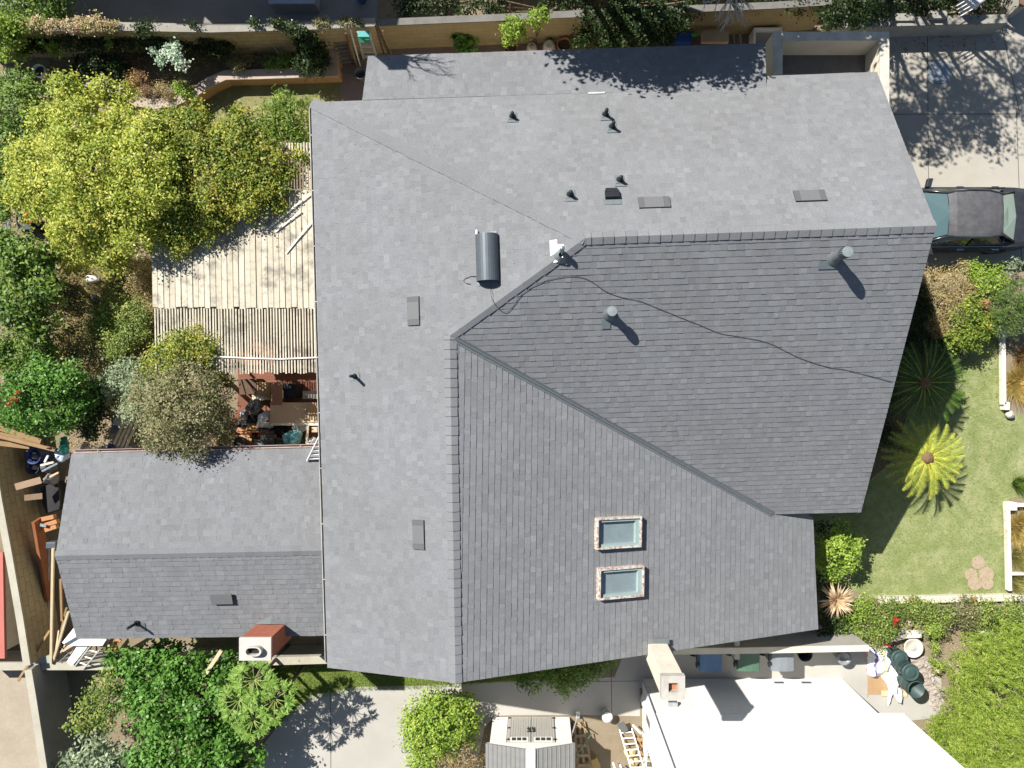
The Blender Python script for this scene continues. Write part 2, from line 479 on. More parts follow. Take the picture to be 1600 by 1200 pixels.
# skylights on the east slope
def skylight(px, py, w, h):
    s = MB(); o = EP.at(px, py); u, v, n = EP.u, EP.v, EP.n
    bd, top = .042, .17
    for (c, hu, hv) in ((v * (h / 2 - bd / 2), w / 2, bd / 2), (-v * (h / 2 - bd / 2), w / 2, bd / 2), (u * (w / 2 - bd / 2), bd / 2, h / 2 - bd), (-u * (w / 2 - bd / 2), bd / 2, h / 2 - bd)):
        s.obox(o + c + n * top / 2, u, v, n, hu, hv, top / 2)
    fr = s.build('skylight', MATS['rusty_frame'], house)
    w1 = MB(); i = bd
    for (c, hu, hv) in ((v * (h / 2 - i - .02), w / 2 - i, .02), (-v * (h / 2 - i - .05), w / 2 - i, .05), (u * (w / 2 - i - .03), .03, h / 2 - i - .1), (-u * (w / 2 - i - .03), .03, h / 2 - i - .1)):
        w1.obox(o + c + n * .07, u, v, n, hu, hv, .055)
    w1.build('curb', mat('pale_green_curb', (.50, .58, .55), (.42, .50, .48), 6), fr)
    f1 = MB(); f1.obox(o + n * .024, u, v, n, w / 2 - i, h / 2 - i, .006); f1.build('light_well', mat('dim_room_blue', (.33, .37, .385), (.24, .285, .305), 1.8), fr)
    g = MB(); a_, b_ = u * (w / 2 - i), v * (h / 2 - i); g.face([o + n * .145 + q for q in (-a_ - b_, a_ - b_, a_ + b_, -a_ + b_)]); g.build('glass', clearglass('skylight_glass', (.80, .84, .85)), fr)
    return fr
def rustyframe():
    m, t, b = nt('rusty_frame'); v = coord(t)
    r = sharp(t, noise(t, 14, 6, .75, v), .46, .56)
    t.links.new(mix(t, r, (.54, .515, .47), (.29, .18, .135)), b.inputs['Base Color']); b.inputs['Roughness'].default_value = .7
    MATS['rusty_frame'] = m
rustyframe()
skylight(963.5, 830.5, .73, 1.16); skylight(967, 908, .73, 1.17)

m_captop = mat('dull_cap_paint', (.185, .215, .225), (.14, .165, .175), 14, .6)
# small roof fittings --------------------------------------------------
def vent_pipe(pl, px, py, h=.30, r=.042, fl=(.13, .07), fo=.30, m=None):
    o = pl.at(px, py); p = MB()
    p.tube([o - Vector((0, 0, .1)), o + Vector((0, 0, h))], r, 12)
    p.lathe(o, [(r * 2.3, -.02), (r * 1.7, .05), (r * 1.25, .09), (r * 1.02, .10)], 12)
    q = p.build('vent_pipe', m or m_black, house, True)
    f = MB(); f.obox(o + pl.v * fo * .55 + pl.n * .022, pl.u, pl.v, pl.n, fl[0], fl[1] * .5, .004)
    f.obox(o - pl.v * .02 + pl.n * .02, pl.u, pl.v, pl.n, .10, .12, .003); f.build('flashing', m_pale, q)
vent_pipe(NP, 801, 183, .26); vent_pipe(NP, 946, 180, .34); vent_pipe(NP, 956.5, 199, .32)
vent_pipe(NP, 968.5, 282, .26); vent_pipe(NP, 891, 305, .26)
vent_pipe(WP, 555, 588, .42, .036, (.06, .16), .1)
def flat_vent(pl, px, py, w, h, t=.035):
    o = pl.at(px, py); v_ = MB(); v_.obox(o + pl.n * (t / 2 + .02), pl.u, pl.v, pl.n, w * .31, h / 2, t / 2)
    q = v_.build('roof_vent', m_vent, house, False, None, .008)
    for sgn in (-1, 1):
        e = MB(); e.obox(o + pl.u * sgn * w * .405 + pl.n * (t / 2 + .016), pl.u, pl.v, pl.n, w * .095, h / 2, t / 2); e.build('end_louver', m_ventdark, q)
flat_vent(NP, 1022, 318, .66, .30); flat_vent(NP, 1265, 307.5, .66, .30)
flat_vent(WP, 647, 486, .64, .30); flat_vent(WP, 655, 835, .66, .29)
# goose-neck hood
o = NP.at(956, 306); hd = MB()
hd.obox(o + NP.v * .03 + NP.n * .06, NP.u, NP.v, NP.n, .15, .10, .05)
hd.lathe(o - NP.v * .07 + NP.n * .07 - NP.u * .13, [(0, 0), (.065, .01), (.07, .26), (0, .27)], 12, NP.u)
q = hd.build('hood_vent', m_black, house)
f = MB(); f.obox(o + NP.v * .16 + NP.n * .022, NP.u, NP.v, NP.n, .19, .11, .004); f.build('flashing', m_pale, q)
# barrel shaped hood on the west slope
o = WP.at(764, 404); u, v, n = WP.u, WP.v, WP.n
if u.y > 0: u = -u           # u runs to the south end
w_ = n.cross(u).normalized()
if w_.x < 0: w_ = -w_
bh = MB(); L = 1.0; prof = []
for k in range(15):
    a = math.pi * (k / 14.0); prof.append((-.245 * math.cos(a), .10 + .21 * math.sin(a)))
prof = [(-.245, 0)] + prof + [(.245, 0)]
for off, ns in ((0, 1), (-.012, -1)):
    for k in range(len(prof) - 1):
        (x0, z0), (x1, z1) = prof[k], prof[k + 1]; s_ = 1 + off * 4
        a0, a1 = o + w_ * x0 * s_ + n * z0 * s_ - u * L / 2, o + w_ * x1 * s_ + n * z1 * s_ - u * L / 2
        q4 = [a0, a0 + u * L, a1 + u * L, a1]
        bh.face(q4 if ns > 0 else q4[::-1])
bh.face([o + w_ * x + n * z - u * L / 2 for x, z in prof][::-1])
bhm = bh.build('hood_vent', m_hood, house, True)
fb = MB(); fb.obox(o + n * .02 - w_ * .03, w_, u, n, .24, L / 2 + .07, .008); fb.build('flashing', m_pale, bhm)
dkk = MB(); dkk.face([o + w_ * x * .93 + n * z * .93 - u * (L / 2 - .55) for x, z in prof]); dkk.build('shade_back', m_black, bhm)  # black sheet painting the shaded inside of the hood
ml = MB(); ml.obox(o + n * .07 - w_ * .235 - u * (L / 2 + .06), w_, u, n, .016, .06, .03); ml.build('bracket', m_bright, bhm)
# galvanised pipe and plate on the hip
o = WP.at(866, 393); gp = MB(); gp.obox(o + WP.n * .03, WP.u, WP.v, WP.n, .23, .075, .006)
gp.obox(o + WP.n * .032 + WP.v * .13 - Vector((0, .03, 0)), WP.u, WP.v, WP.n, .15, .09, .006)
q = gp.build('flashing_plate', m_bright, house)
pb = WP.at(877, 396); pp = MB(); pp.tube([pb, pb + Vector((.0, .05, .34))], .055, 14, False); pp.tube([pb + Vector((0, .05, .33)), pb + Vector((0, .05, .345))], .05, 14)
pp.build('flue_pipe', m_metal, q, True)
sk = MB(); sk.lathe(pb - Vector((0, .05, 0)), [(.16, -.03), (.10, .08), (.06, .14)], 14); sk.build('pipe_skirt', m_pale, q, True)
# round capped flue
o = SP.at(952.5, 490); fl_ = MB(); fl_.lathe(o, [(.17, -.05), (.12, .10), (.085, .14), (.085, .44), (.10, .45)], 18)
q = fl_.build('flue_pipe', m_teal, house, True)
cb = MB(); cb.lathe(o, [(.095, .43), (.108, .44), (.108, .52), (.104, .53), (0, .54)], 24); cb.build('cap', m_captop, q)
f = MB(); f.obox(o - SP.v * .24 - SP.u * .07 + SP.n * .026, SP.u, SP.v, SP.n, .09, .11, .004); f.build('flashing', m_pale, q)
# slotted flue near the gable
o = SP.at(1303, 402.5); fl_ = MB(); fl_.lathe(o, [(.17, -.05), (.13, .06), (.10, .10), (.10, .46)], 18)
q = fl_.build('flue_pipe', m_teal, house, True)
cb = MB(); cb.lathe(o, [(.105, .44), (.11, .46), (.11, .66), (.105, .672), (0, .68)], 24); cb.build('cap', m_captop, q)
sl = MB()
for k in range(18):
    a = 2 * math.pi * k / 18; d = Vector((math.cos(a), math.sin(a), 0)); sl.obox(o + d * .11 + Vector((0, 0, .55)), d, d.cross(Vector((0, 0, 1))), (0, 0, 1), .004, .009, .09)
sl.build('cap_slots', m_black, q)
f = MB(); f.obox(o - SP.v * .15 - SP.u * .09 + SP.n * .026, SP.u, SP.v, SP.n, .21, .09, .004); f.build('flashing', m_pale, q)

# stucco chimney on the south gable
cx0, cx1, cy0, cy1, zt = 2.74, 3.22, -6.76, -6.28, 5.62
ch = MB(); ch.box(cx0, cx1, cy0, cy1, 0, zt); chim = ch.build('chimney', m_stucco, house, False, None, .015)
cc = MB(); i = .14
for (x0, x1, y0, y1) in ((cx0 - .015, cx1 + .015, cy1 - i, cy1 + .015), (cx0 - .015, cx1 + .015, cy0 - .015, cy0 + i), (cx0 - .015, cx0 + i, cy0 + i, cy1 - i), (cx1 - i, cx1 + .015, cy0 + i, cy1 - i)):
    cc.box(x0, x1, y0, y1, zt + .001, zt + .16)
cc.build('chimney_cap', m_conc, chim)
lf = MB(); lf.prism([(cx0 + i, cy0 + i), (cx1 - i, cy0 + i), (cx1 - i, cy1 - i), (cx0 + i, cy1 - i)], zt + .001, zt + .01)
lf.build('flue_liner', m_terra, chim)
bc = MB(); bc.box(cx0 - .16, cx0 - .003, cy0 - .1, cy1 + .05, 0, 2.3); bc.build('brick_chase', m_redbrick, chim)
cf = MB(); cf.obox(EP.at(1025, 1001) + EP.n * .04, (1, 0, 0), EP.n.cross(Vector((1, 0, 0))), EP.n, .3, .07, .01); cf.build('flashing', m_teal, chim)

# ================================================================== low annex on the left
zr, zn, zs = 3.4, 2.80, 2.62
R0, R1 = P(87, 868, zr), P(530, 859.5, zr)
N0, N1 = P(112, 709, zn), P(530, 699.5, zn); S0, S1 = P(120, 998, zs), P(530, 992.5, zs)
ANP, ASP = Plane(R0, R1, N0), Plane(R0, R1, S0)
N1, S1 = ANP.at(530, 699.5), ASP.at(530, 992.5)
annex = thing('annex', 'low shingled side building with a gable roof left of the main house', 'annex', (-9.5, -4.5, 0))
ar = MB(); shingle(ar, ANP, [[R0, R1, N1, N0]], 21, .008); shingle(ar, ASP, [[R0, R1, S1, S0]], 22, .009)
aroof = ar.build('roof', SH, annex)
ad = MB()
for pts in ([N0, N1, R1, R0], [R0, R1, S1, S0]): ad.slab([Vector(p) - Vector((0, 0, .004)) for p in pts], .14)
ad.build('fascia', m_fascia, annex)
ac = MB(); ridge_caps(ac, R0, R1, ANP, ASP, 23, .235, .13, .02); ac.build('ridge_cap', SH, aroof)
aw = MB(); aw.prism([(N0.x + .35, S0.y + .4), (N1.x - .1, S0.y + .4), (N1.x - .1, N0.y - .4), (N0.x + .35, N0.y - .4)], 0, 2.45); aw.build('wall', m_stucco, annex)
gutter(N0 + Vector((0, .02, -.02)), N1 + Vector((-.35, .02, -.02)), (0, 1, 0), .07, .07).build('gutter', mat('maroon_gutter', (.27, .19, .165), (.40, .34, .31), 3), annex)
o = ASP.at(348.5, 933); v_ = MB(); v_.obox(o + ASP.n * .085, ASP.u, ASP.v, ASP.n, .27, .14, .02); q = v_.build('roof_vent', m_vent, annex)
v_ = MB(); v_.obox(o + ASP.n * .04, ASP.u, ASP.v, ASP.n, .22, .11, .03); v_.build('vent_neck', m_ventdark, q)
o = ASP.at(215, 973); p = MB(); p.tube([o - Vector((0, 0, .1)), o + Vector((-.02, 0, .42))], .036, 10); p.lathe(o, [(.11, -.02), (.06, .07), (.04, .10)], 12)
q = p.build('vent_pipe', m_black, annex, True); f = MB(); f.obox(o - ASP.v * .12 + ASP.u * .05 + ASP.n * .022, ASP.u, ASP.v, ASP.n, .14, .12, .004); f.build('flashing', m_vent, q)
# brick chimney with a pale cap
zt = 3.66; a_, b_ = P(377, 996, zt), P(424, 1029, zt)
bm = MB(); bm.box(a_.x, b_.x, b_.y, a_.y, 0, zt); chim2 = bm.build('chimney', m_redbrick, annex)
cm = MB(); cm.box(a_.x - .025, b_.x + .025, b_.y - .025, a_.y + .02, zt + .001, zt + .08); cm.build('chimney_cap', mat('limewashed_cap', (.46, .44, .40), (.38, .36, .33), 4, .85), chim2, False, None, .01)
fo = P(395, 1018, zt + .2); fm = MB(); ring = []
for k in range(28):
    a = 2 * math.pi * k / 28; sx = .21 * (abs(math.cos(a)) ** .6) * (1 if math.cos(a) > 0 else -1); ring.append((sx, .115 * math.sin(a)))
for k in range(28):
    (x0, y0), (x1, y1) = ring[k], ring[(k + 1) % 28]; g = lambda x, y, z, s: (fo.x + x * s, fo.y + y * s, z)
    z0_, z1_ = zt + .081, zt + .22
    fm.face([g(x0, y0, z0_, 1), g(x1, y1, z0_, 1), g(x1, y1, z1_, 1), g(x0, y0, z1_, 1)])
    fm.face([g(x0, y0, z1_, 1), g(x1, y1, z1_, 1), g(x1, y1, z1_, .78), g(x0, y0, z1_, .78)])
    fm.face([g(x0, y0, z1_, .78), g(x1, y1, z1_, .78), g(x1, y1, z0_, .78), g(x0, y0, z0_, .78)])
fm.build('flue_pot', MATS['limewashed_cap'], chim2)
hm = MB(); hm.prism([(fo.x + x * .77, fo.y + y * .77) for x, y in ring], zt + .082, zt + .09); hm.build('flue_throat', m_black, chim2)
ck = MB(); c0, c1 = ASP.at(398, 975), ASP.at(449, 975); pk = ASP.at(426, 963)
for q3 in ([c0, c1 + Vector((0, .05, .0)), pk + Vector((0, 0, .05))],): pass
mid = (c0 + c1) / 2 + Vector((0, .02, .07))
ck.face([c0 + Vector((0, 0, .02)), mid, pk + Vector((0, .05, .03))]); ck.face([mid, c1 + Vector((0, 0, .02)), pk + Vector((0, .05, .03))])
ck.face([c0 + Vector((0, 0, .02)), c1 + Vector((0, 0, .02)), mid]); ck.build('cricket', mat('cricket_metal', (.15, .175, .19), (.12, .14, .155), 9, .6), chim2)

# ================================================================== white two-storey house, bottom right
wh = thing('white_house', 'tall white stucco house whose wall rises from the bins out of the lower edge', 'house', (6, -11, 0))
w1 = MB(); w1.box(3.2, 9.1, -16, -8.72, -.1, 2.3); w1.box(3.2, 9.74, -16, -8.70, 2.302, 6.9)
w1.build('wall', m_whitewall, wh)
rr = MB(); rr.slab([(2.8, -8.5, 7.06), (10.1, -8.5, 7.06), (10.1, -16.3, 7.06), (2.8, -16.3, 7.06)][::-1], .14); rr.build('roof', SH, wh)
pn = MB(); pn.box(3.26, 4.3, -8.715, -8.708, .55, 1.93); pn.build('panel', mat('white_panel', (.74, .74, .71), (.70, .70, .67), 2), wh)
lt = MB(); lt.box(3.62, 3.86, -8.70, -8.58, 1.78, 1.9); lt.build('lamp', m_metal, wh)
for x in (P(1217, 1068, .3).x, P(1260, 1068, .3).x): w = MB(); w.box(x - .14, x + .14, -8.715, -8.705, .25, .36); w.build('vent_grille', m_ventdark, wh)
dp = MB(); dp.tube([(3.18, -8.69, .1), (3.18, -8.69, 6.8)], .018, 8); dp.build('downspout', m_metal, wh)
for (y0, y1, z0, z1) in ((-9.55, -9.25, .9, 1.6), (-10.9, -10.2, 1.0, 2.0)):
    w = MB(); w.box(3.17, 3.195, y0, y1, z0, z1); q = w.build('window', m_white, wh)
    g = MB(); g.box(3.16, 3.172, y0 + .05, y1 - .05, z0 + .05, z1 - .05); g.build('pane', glassmat('dark_glass', (.04, .05, .06)), q)
ed = MB(); ed.box(3.2, 9.76, -8.72, -8.69, 2.27, 2.3); ed.build('band', m_white, wh)
# ================================================================== ground materials
def dirtmat():
    m, t, b = nt('dry_earth'); v = coord(t)
    a = noise(t, .9, 6, .65, v); l = noise(t, 38, 4, .7, v); g = sharp(t, noise(t, 2.4, 6, .7, v), .5, .66)
    col = mix(t, sharp(t, a, .35, .65), (.175, .135, .09), (.27, .225, .16))
    col = mix(t, g, col, (.16, .135, .07))
    col = mix(t, .55, col, mix(t, l, (.06, .045, .03), (.36, .30, .21)))
    t.links.new(col, b.inputs['Base Color']); b.inputs['Roughness'].default_value = .95; b.inputs['Specular IOR Level'].default_value = .15
    bump(t, b, l, .6, .03); return m
def lawnmat():
    m, t, b = nt('dry_lawn'); v = coord(t)
    col = mix(t, sharp(t, noise(t, 1.1, 6, .7, v), .38, .64), (.14, .21, .055), (.39, .40, .215))
    col = mix(t, sharp(t, noise(t, 4.5, 6, .72, v), .46, .64), col, (.13, .195, .045))
    l = noise(t, 90, 3, .7, v)
    col = mix(t, .5, col, mix(t, l, (.07, .09, .025), (.38, .37, .20)))
    t.links.new(col, b.inputs['Base Color']); b.inputs['Roughness'].default_value = .9; b.inputs['Specular IOR Level'].default_value = .15
    bump(t, b, l, .6, .03); return m
def concretemat(name, c1, c2, stain, sf=.6, sc=1.0):
    m, t, b = nt(name); v = coord(t)
    col = mix(t, sharp(t, noise(t, .6 * sc, 6, .7, v), .36, .66), c1, c2)
    col = mix(t, sharp(t, noise(t, 2.7 * sc, 8, .75, v), .58, .80), col, mix(t, sf, col, stain))
    l = noise(t, 75, 3, .7, v)
    col = mix(t, .18, col, mix(t, l, tuple(x * .5 for x in c1), tuple(min(1, x * 1.35) for x in c1)))
    vo = node(t, 'ShaderNodeTexVoronoi', Scale=.35); vo.feature = 'DISTANCE_TO_EDGE'; t.links.new(v, vo.inputs['Vector'])
    t.links.new(col, b.inputs['Base Color']); b.inputs['Roughness'].default_value = .88; b.inputs['Specular IOR Level'].default_value = .2
    bump(t, b, l, .15, .01); MATS[name] = m; return m
m_dirt, m_lawn = dirtmat(), lawnmat()
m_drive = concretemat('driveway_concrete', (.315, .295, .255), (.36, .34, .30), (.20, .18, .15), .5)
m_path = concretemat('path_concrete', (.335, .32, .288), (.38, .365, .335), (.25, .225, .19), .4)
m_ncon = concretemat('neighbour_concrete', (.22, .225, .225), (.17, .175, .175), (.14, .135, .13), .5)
m_block = brickmat('tan_block', (.40, .32, .19), (.33, .265, .155), (.14, .115, .07), .41, .205, .012, (.17, .145, .09), .65)
m_yblock = brickmat('ochre_block', (.33, .265, .15), (.27, .215, .125), (.20, .145, .07), .41, .205, .008, (.17, .13, .07), .55)
m_cap = mat('block_cap', (.28, .265, .235), (.19, .18, .155), 2.2, .9, bumps=.3)
m_capdark = mat('shade_dark_cap', (.17, .165, .155), (.11, .107, .10), 2.0, .9, bumps=.3)  # dark tone stands in for the shade on the ochre wall's cap
m_plast = mat('weathered_render', (.36, .345, .305), (.25, .24, .21), 1.2, .9, bumps=.3)

def flat(name, px, m, z, kind='structure', parent=None):
    g = MB(); g.face([P(x, y, z) for x, y in px][::-1]); return g.build(name, m, parent, False, kind)
gm = MB(); gm.box(-140, 140, -140, 140, -1.0, 0); gm.build('ground', m_dirt, None, False, 'structure')
flat('driveway', [(1380, 40), (1560, 44), (1572, -60), (2100, -60), (2100, 402), (1600, 411), (1440, 420), (1380, 420)], m_drive, .008)
def strip(name, pts, w, m, z):
    g = MB()
    for a, b in zip(pts[:-1], pts[1:]):
        a, b = P(a[0], a[1], z), P(b[0], b[1], z); d = (b - a).normalized(); s = Vector((-d.y, d.x, 0)) * w / 2
        g.face([a - s, b - s, b + s, a + s])
    return g.build(name, m, None, False, 'structure')
m_joint = mat('joint_grit', (.13, .12, .105), (.09, .085, .075), 9, .95)
strip('driveway_joint', [(1449, 45), (1451, 300)], .022, m_joint, .012)
strip('driveway_joint', [(1380, 178.5), (1592, 178)], .022, m_joint, .012)
strip('driveway_joint', [(1588, 170), (1597, 420)], .022, m_joint, .013)
strip('driveway_joint', [(1566, 44), (1592, 172)], .022, m_joint, .012)
flat('path', [(372, 1215), (428, 1142), (452, 1112), (490, 1086), (560, 1073), (680, 1071), (760, 1066), (960, 1058), (985, 995), (1355, 1010), (1365, 1016), (1470, 1060), (1478, 1120), (1340, 1135), (1000, 1075), (1000, 1119), (900, 1117), (772, 1118), (757, 1138), (742, 1215)], m_path, .010)
strip('path_joint', [(516, 1078), (517, 1215)], .018, m_joint, .015)
strip('path_joint', [(674, 1070), (673, 1120)], .018, m_joint, .015)
strip('path_joint', [(955, 1030), (956, 1119)], .018, m_joint, .015)
strip('path_joint', [(860, 1066), (1000, 1064)], .014, m_joint, .015)
strip('path_joint', [(1356, 1018), (1356, 1090)], .014, m_joint, .015)
flat('lawn', [(1270, 800), (1330, 700), (1390, 540), (1440, 520), (1566, 520), (1570, 640), (1640, 660), (1640, 770), (1575, 780), (1578, 930), (1370, 936), (1270, 900)], m_lawn, .006)
m_grass = mat('green_turf', (.085, .14, .025), (.17, .19, .05), 4, .9, bumps=.6)
flat('lawn', [(430, 1030), (960, 1030), (900, 1062), (760, 1067), (680, 1073), (560, 1075), (492, 1088), (452, 1114), (428, 1144), (400, 1130)], m_grass, .005)
flat('lawn', [(200, 150), (380, 110), (530, 110), (545, 235), (330, 235)], mat('thin_turf', (.13, .14, .05), (.26, .22, .12), 2, .95, bumps=.6), .006)
m_pave = brickmat('red_pavers', (.20, .085, .055), (.15, .06, .04), (.10, .06, .045), .22, .11, .006, (.09, .05, .035), .5)
flat('patio', [(372, 470), (560, 470), (560, 715), (330, 715), (372, 640)], m_pave, .008)
flat('patio', [(532, 100), (640, 100), (640, 170), (532, 170)], mat('maroon_concrete', (.20, .155, .14), (.15, .12, .11), 2, .9), .007)
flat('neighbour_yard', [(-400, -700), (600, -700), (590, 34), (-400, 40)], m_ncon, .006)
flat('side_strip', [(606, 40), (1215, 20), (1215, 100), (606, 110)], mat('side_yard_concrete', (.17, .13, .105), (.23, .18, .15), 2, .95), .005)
flat('neighbour_lot', [(-200, 1030), (40, 1045), (75, 1230), (-200, 1230)], mat('pale_dust', (.33, .285, .22), (.26, .22, .165), 1.2, .95, bumps=.4), .006)

# ================================================================== walls
def wall_run(name, px, ztop, th, m, label, mcap, capw=.03, caph=.05, z0=0, cat='wall', pl=None):
    """free-standing wall whose cap runs through the given picture points"""
    pts = pl or [P(x, y, ztop).xy for x, y in px]
    pts = [Vector((p[0], p[1])) for p in pts]
    t = thing(name, label, cat, (pts[0].x, pts[0].y, 0))
    def ring(o):
        L, Rr = [], []
        for i, p in enumerate(pts):
            d = (pts[min(i + 1, len(pts) - 1)] - pts[max(i - 1, 0)]).normalized(); n_ = Vector((-d.y, d.x)) * o
            L.append(p + n_); Rr.append(p - n_)
        return L, Rr
    w = MB(); L, Rr = ring(th / 2)
    for i in range(len(pts) - 1): w.prism([L[i], L[i + 1], Rr[i + 1], Rr[i]], z0, ztop - caph)
    w.build('masonry', m, t)
    if mcap:
        c = MB(); L, Rr = ring(th / 2 + capw)
        for i in range(len(pts) - 1): c.prism([L[i], L[i + 1], Rr[i + 1], Rr[i]], ztop - caph + .001, ztop)
        c.build('cap', mcap, t)
    return t
wall_run('block_wall', [(-30, 600), (-4, 775), (14, 872), (31, 970), (42, 1040)], 1.35, .16, m_block, 'tall tan block wall running down the left edge beside the annex', mat('pale_wall_cap', (.38, .36, .295), (.30, .28, .225), 2, .9), .02, .04)
wall_run('rendered_wall', [(43.5, 1047), (50, 1085), (74, 1240)], 1.35, .16, mat('grey_render', (.27, .265, .245), (.20, .197, .185), 1.2, .9, bumps=.3), 'smooth grey rendered wall continuing below the tan block wall to the lower left corner', MATS['pale_wall_cap'], .02, .04)
wall_run('garden_wall', [(-60, 1042), (60, 1041), (190, 1041), (330, 1036), (512, 1031)], .95, .20, m_plast, 'low pale rendered wall below the annex eave, crossing under the brick chimney', mat('pale_wall_cap', (.5, .47, .38)), .01, .04)
wall_run('garden_wall', [(1052, 1018), (1150, 1017), (1358, 1013)], 1.55, .15, m_plast, 'narrow pale wall standing above the row of wheeled bins', mat('sun_bleached_cap', (.52, .48, .40), (.42, .39, .32), 2, .9), .01, .05)
w = MB(); a_ = P(1152, 1005, 1.5); w.box(a_.x - .07, a_.x + .07, a_.y - .45, a_.y + .5, .0, 1.5)
solo(w, 'wall_pier', m_plast, 'short pale pier joining the bin wall to the house gable', 'pier')
wall_run('block_wall', [(-80, 42), (60, 42), (180, 41), (330, 44), (480, 40), (585, 34)], 1.62, .19, m_block, 'tan block wall half buried in ivy along the top left', m_cap, .02, .05)
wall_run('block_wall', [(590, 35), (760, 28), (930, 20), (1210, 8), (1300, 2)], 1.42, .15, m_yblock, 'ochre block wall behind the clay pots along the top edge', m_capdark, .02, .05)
wall_run('block_wall', [(1302, 37), (1432, 33), (1574, 29)], .72, .22, m_plast, 'knee-high stepped concrete wall between the driveway and the hedge', m_cap, .015, .05)
for x0, x1, y, dz, lab in ((1452, 1478, 27, .13, 'taller pale cap block set on the driveway wall'), (1400, 1430, 29, .06, 'thinner cap block on the driveway wall, left of the taller one')): w = MB(); a_, b_ = P(x0, y, .8), P(x1, y, .8); w.box(a_.x, b_.x, a_.y - .05, a_.y + .16, .724, .725 + dz); solo(w, 'cap_block', m_cap, lab, 'block')
wall_run('block_wall', None, .72, .2, m_plast, 'short brown edging wall turning up from the driveway corner', mat('redwood_cap', (.16, .09, .07)), .01, .05, pl=[(14.0, 10.82), (13.9, 15.5)])
# curved planter edge
pp_ = [(128, 126), (160, 132), (190, 145), (212, 158), (240, 163), (272, 158), (300, 146), (326, 128), (352, 117), (400, 116), (460, 114), (528, 111)]
wall_run('planter_wall', pp_, .48, .24, mat('orange_planter_block', (.42, .25, .11), (.33, .20, .10), 3, .9), 'low curved planter wall with a pinkish cap in the back garden', mat('pinkish_cap', (.38, .31, .265), (.31, .255, .22), 2.4, .9), .02, .05, cat='planter')
a_ = P(521, 108, .48); wall_run('planter_wall', None, .46, .2, MATS['orange_planter_block'], 'straight end return of the planter beside the plank stack', MATS['pinkish_cap'], .02, .05, pl=[(a_.x, a_.y), (a_.x - .02, a_.y + .95)], cat='planter')
bd = MB(); bd.face([P(x, y, .34) for x, y in [(120, 84), (525, 84), (525, 110), (400, 112), (352, 113), (326, 124), (300, 142), (272, 154), (240, 158), (212, 153), (190, 141), (120, 122)]][::-1])
bd.build('planting_bed', mat('dark_garden_soil', (.10, .075, .05), (.17, .13, .09), 3, .95, bumps=.6), None, False, 'structure')
# lawn edging, right side
m_edge = mat('white_edging', (.66, .64, .58), (.55, .53, .47), 4, .8)
e = MB(); e.bar(P(1565.5, 500, .16), P(1567, 632, .16), .10, .16); e.box(P(1562, 634, 0).x, P(1569, 634, 0).x, P(0, 640, 0).y, P(0, 628, 0).y, 0, .24)
solo(e, 'lawn_edging', m_edge, 'white timber edging rail on the upper right of the lawn', 'edging')
e = MB(); e.bar(P(1573, 790, .16), P(1576, 922, .16), .10, .16); e.bar(P(1573, 789, .17), P(1660, 788, .17), .09, .16); e.box(P(1567, 0, 0).x, P(1580, 0, 0).x, P(0, 795, 0).y, P(0, 783, 0).y, 0, .26)
e.bar(P(1574, 896, .15), P(1650, 896, .15), .08, .12)
solo(e, 'lawn_edging', m_edge, 'white timber edging frame round the dry grass at the lower right of the lawn', 'edging')
e = MB(); e.bar(P(1374, 937, .1), P(1598, 932.5, .1), .19, .2); e.bar(P(1598, 932.5, .1), P(1700, 936, .1), .19, .2)
solo(e, 'lawn_kerb', mat('cream_kerb', (.56, .52, .43), (.47, .43, .35), 3, .9), 'cream concrete kerb between the lawn and the rose bed', 'kerb', bevel=.01)
for i, (x, y, lab) in enumerate(((1521, 938, 'small reddish brick lying against the lawn kerb'), (1424, 938, 'rust-brown brick set into the left part of the lawn kerb'))):
    e = MB(); e.rbox(P(x, y, .2), .11, .2, .07, 8); solo(e, 'brick', m_terra, lab, 'brick')
e = MB(); e.blob(P(1578, 648, .1), .13, .12, .12, seed=3); solo(e, 'stone', m_conc, 'pale stone block at the end of the upper lawn edging', 'stone', None, True)
# pink stepping stones
for i, (x, y, r_, lab) in enumerate(((1528, 879, .21, 'upper pink stepping stone in the lawn'), (1517, 898, .20, 'middle pink stepping stone in the lawn'), (1541, 897, .23, 'right pink stepping stone in the lawn'), (1523, 911, .22, 'lower left pink stepping stone in the lawn'), (1542, 911, .20, 'lower right pink stepping stone in the lawn'))):
    e = MB(); c = P(x, y, .0); e.lathe((c.x, c.y, 0), [(r_, .0), (r_ * .97, .022), (0, .026)], 9)
    solo(e, 'stepping_stone', mat('pink_flagstone', (.36, .275, .205), (.30, .235, .17), 5, .9), lab, 'stepping stone', 'pink stepping stones in the lawn')
# rock edging by the bins
e = MB(); r_ = random.Random(4); n_ = 14; ctr = [(1430, 1022), (1440, 1040), (1450, 1056), (1459, 1072), (1464, 1088), (1466, 1106)]
for k in range(26):
    f_ = k / 25 * (len(ctr) - 1); a_ = int(min(f_, len(ctr) - 2)); q = f_ - a_; x = ctr[a_][0] + (ctr[a_ + 1][0] - ctr[a_][0]) * q; y = ctr[a_][1] + (ctr[a_ + 1][1] - ctr[a_][1]) * q
    e.blob(P(x + r_.uniform(-5, 5), y + r_.uniform(-3, 3), .03), r_.uniform(.13, .24), r_.uniform(.12, .2), r_.uniform(.08, .15), 12, 6, .3, k, zmin=0)
solo(e, 'rock_edging', mat('pinkish_rock', (.36, .31, .27), (.24, .21, .19), 7, .95, bumps=.8), 'pinkish rock edging between the dark barrels and the feathery conifer', 'rocks')

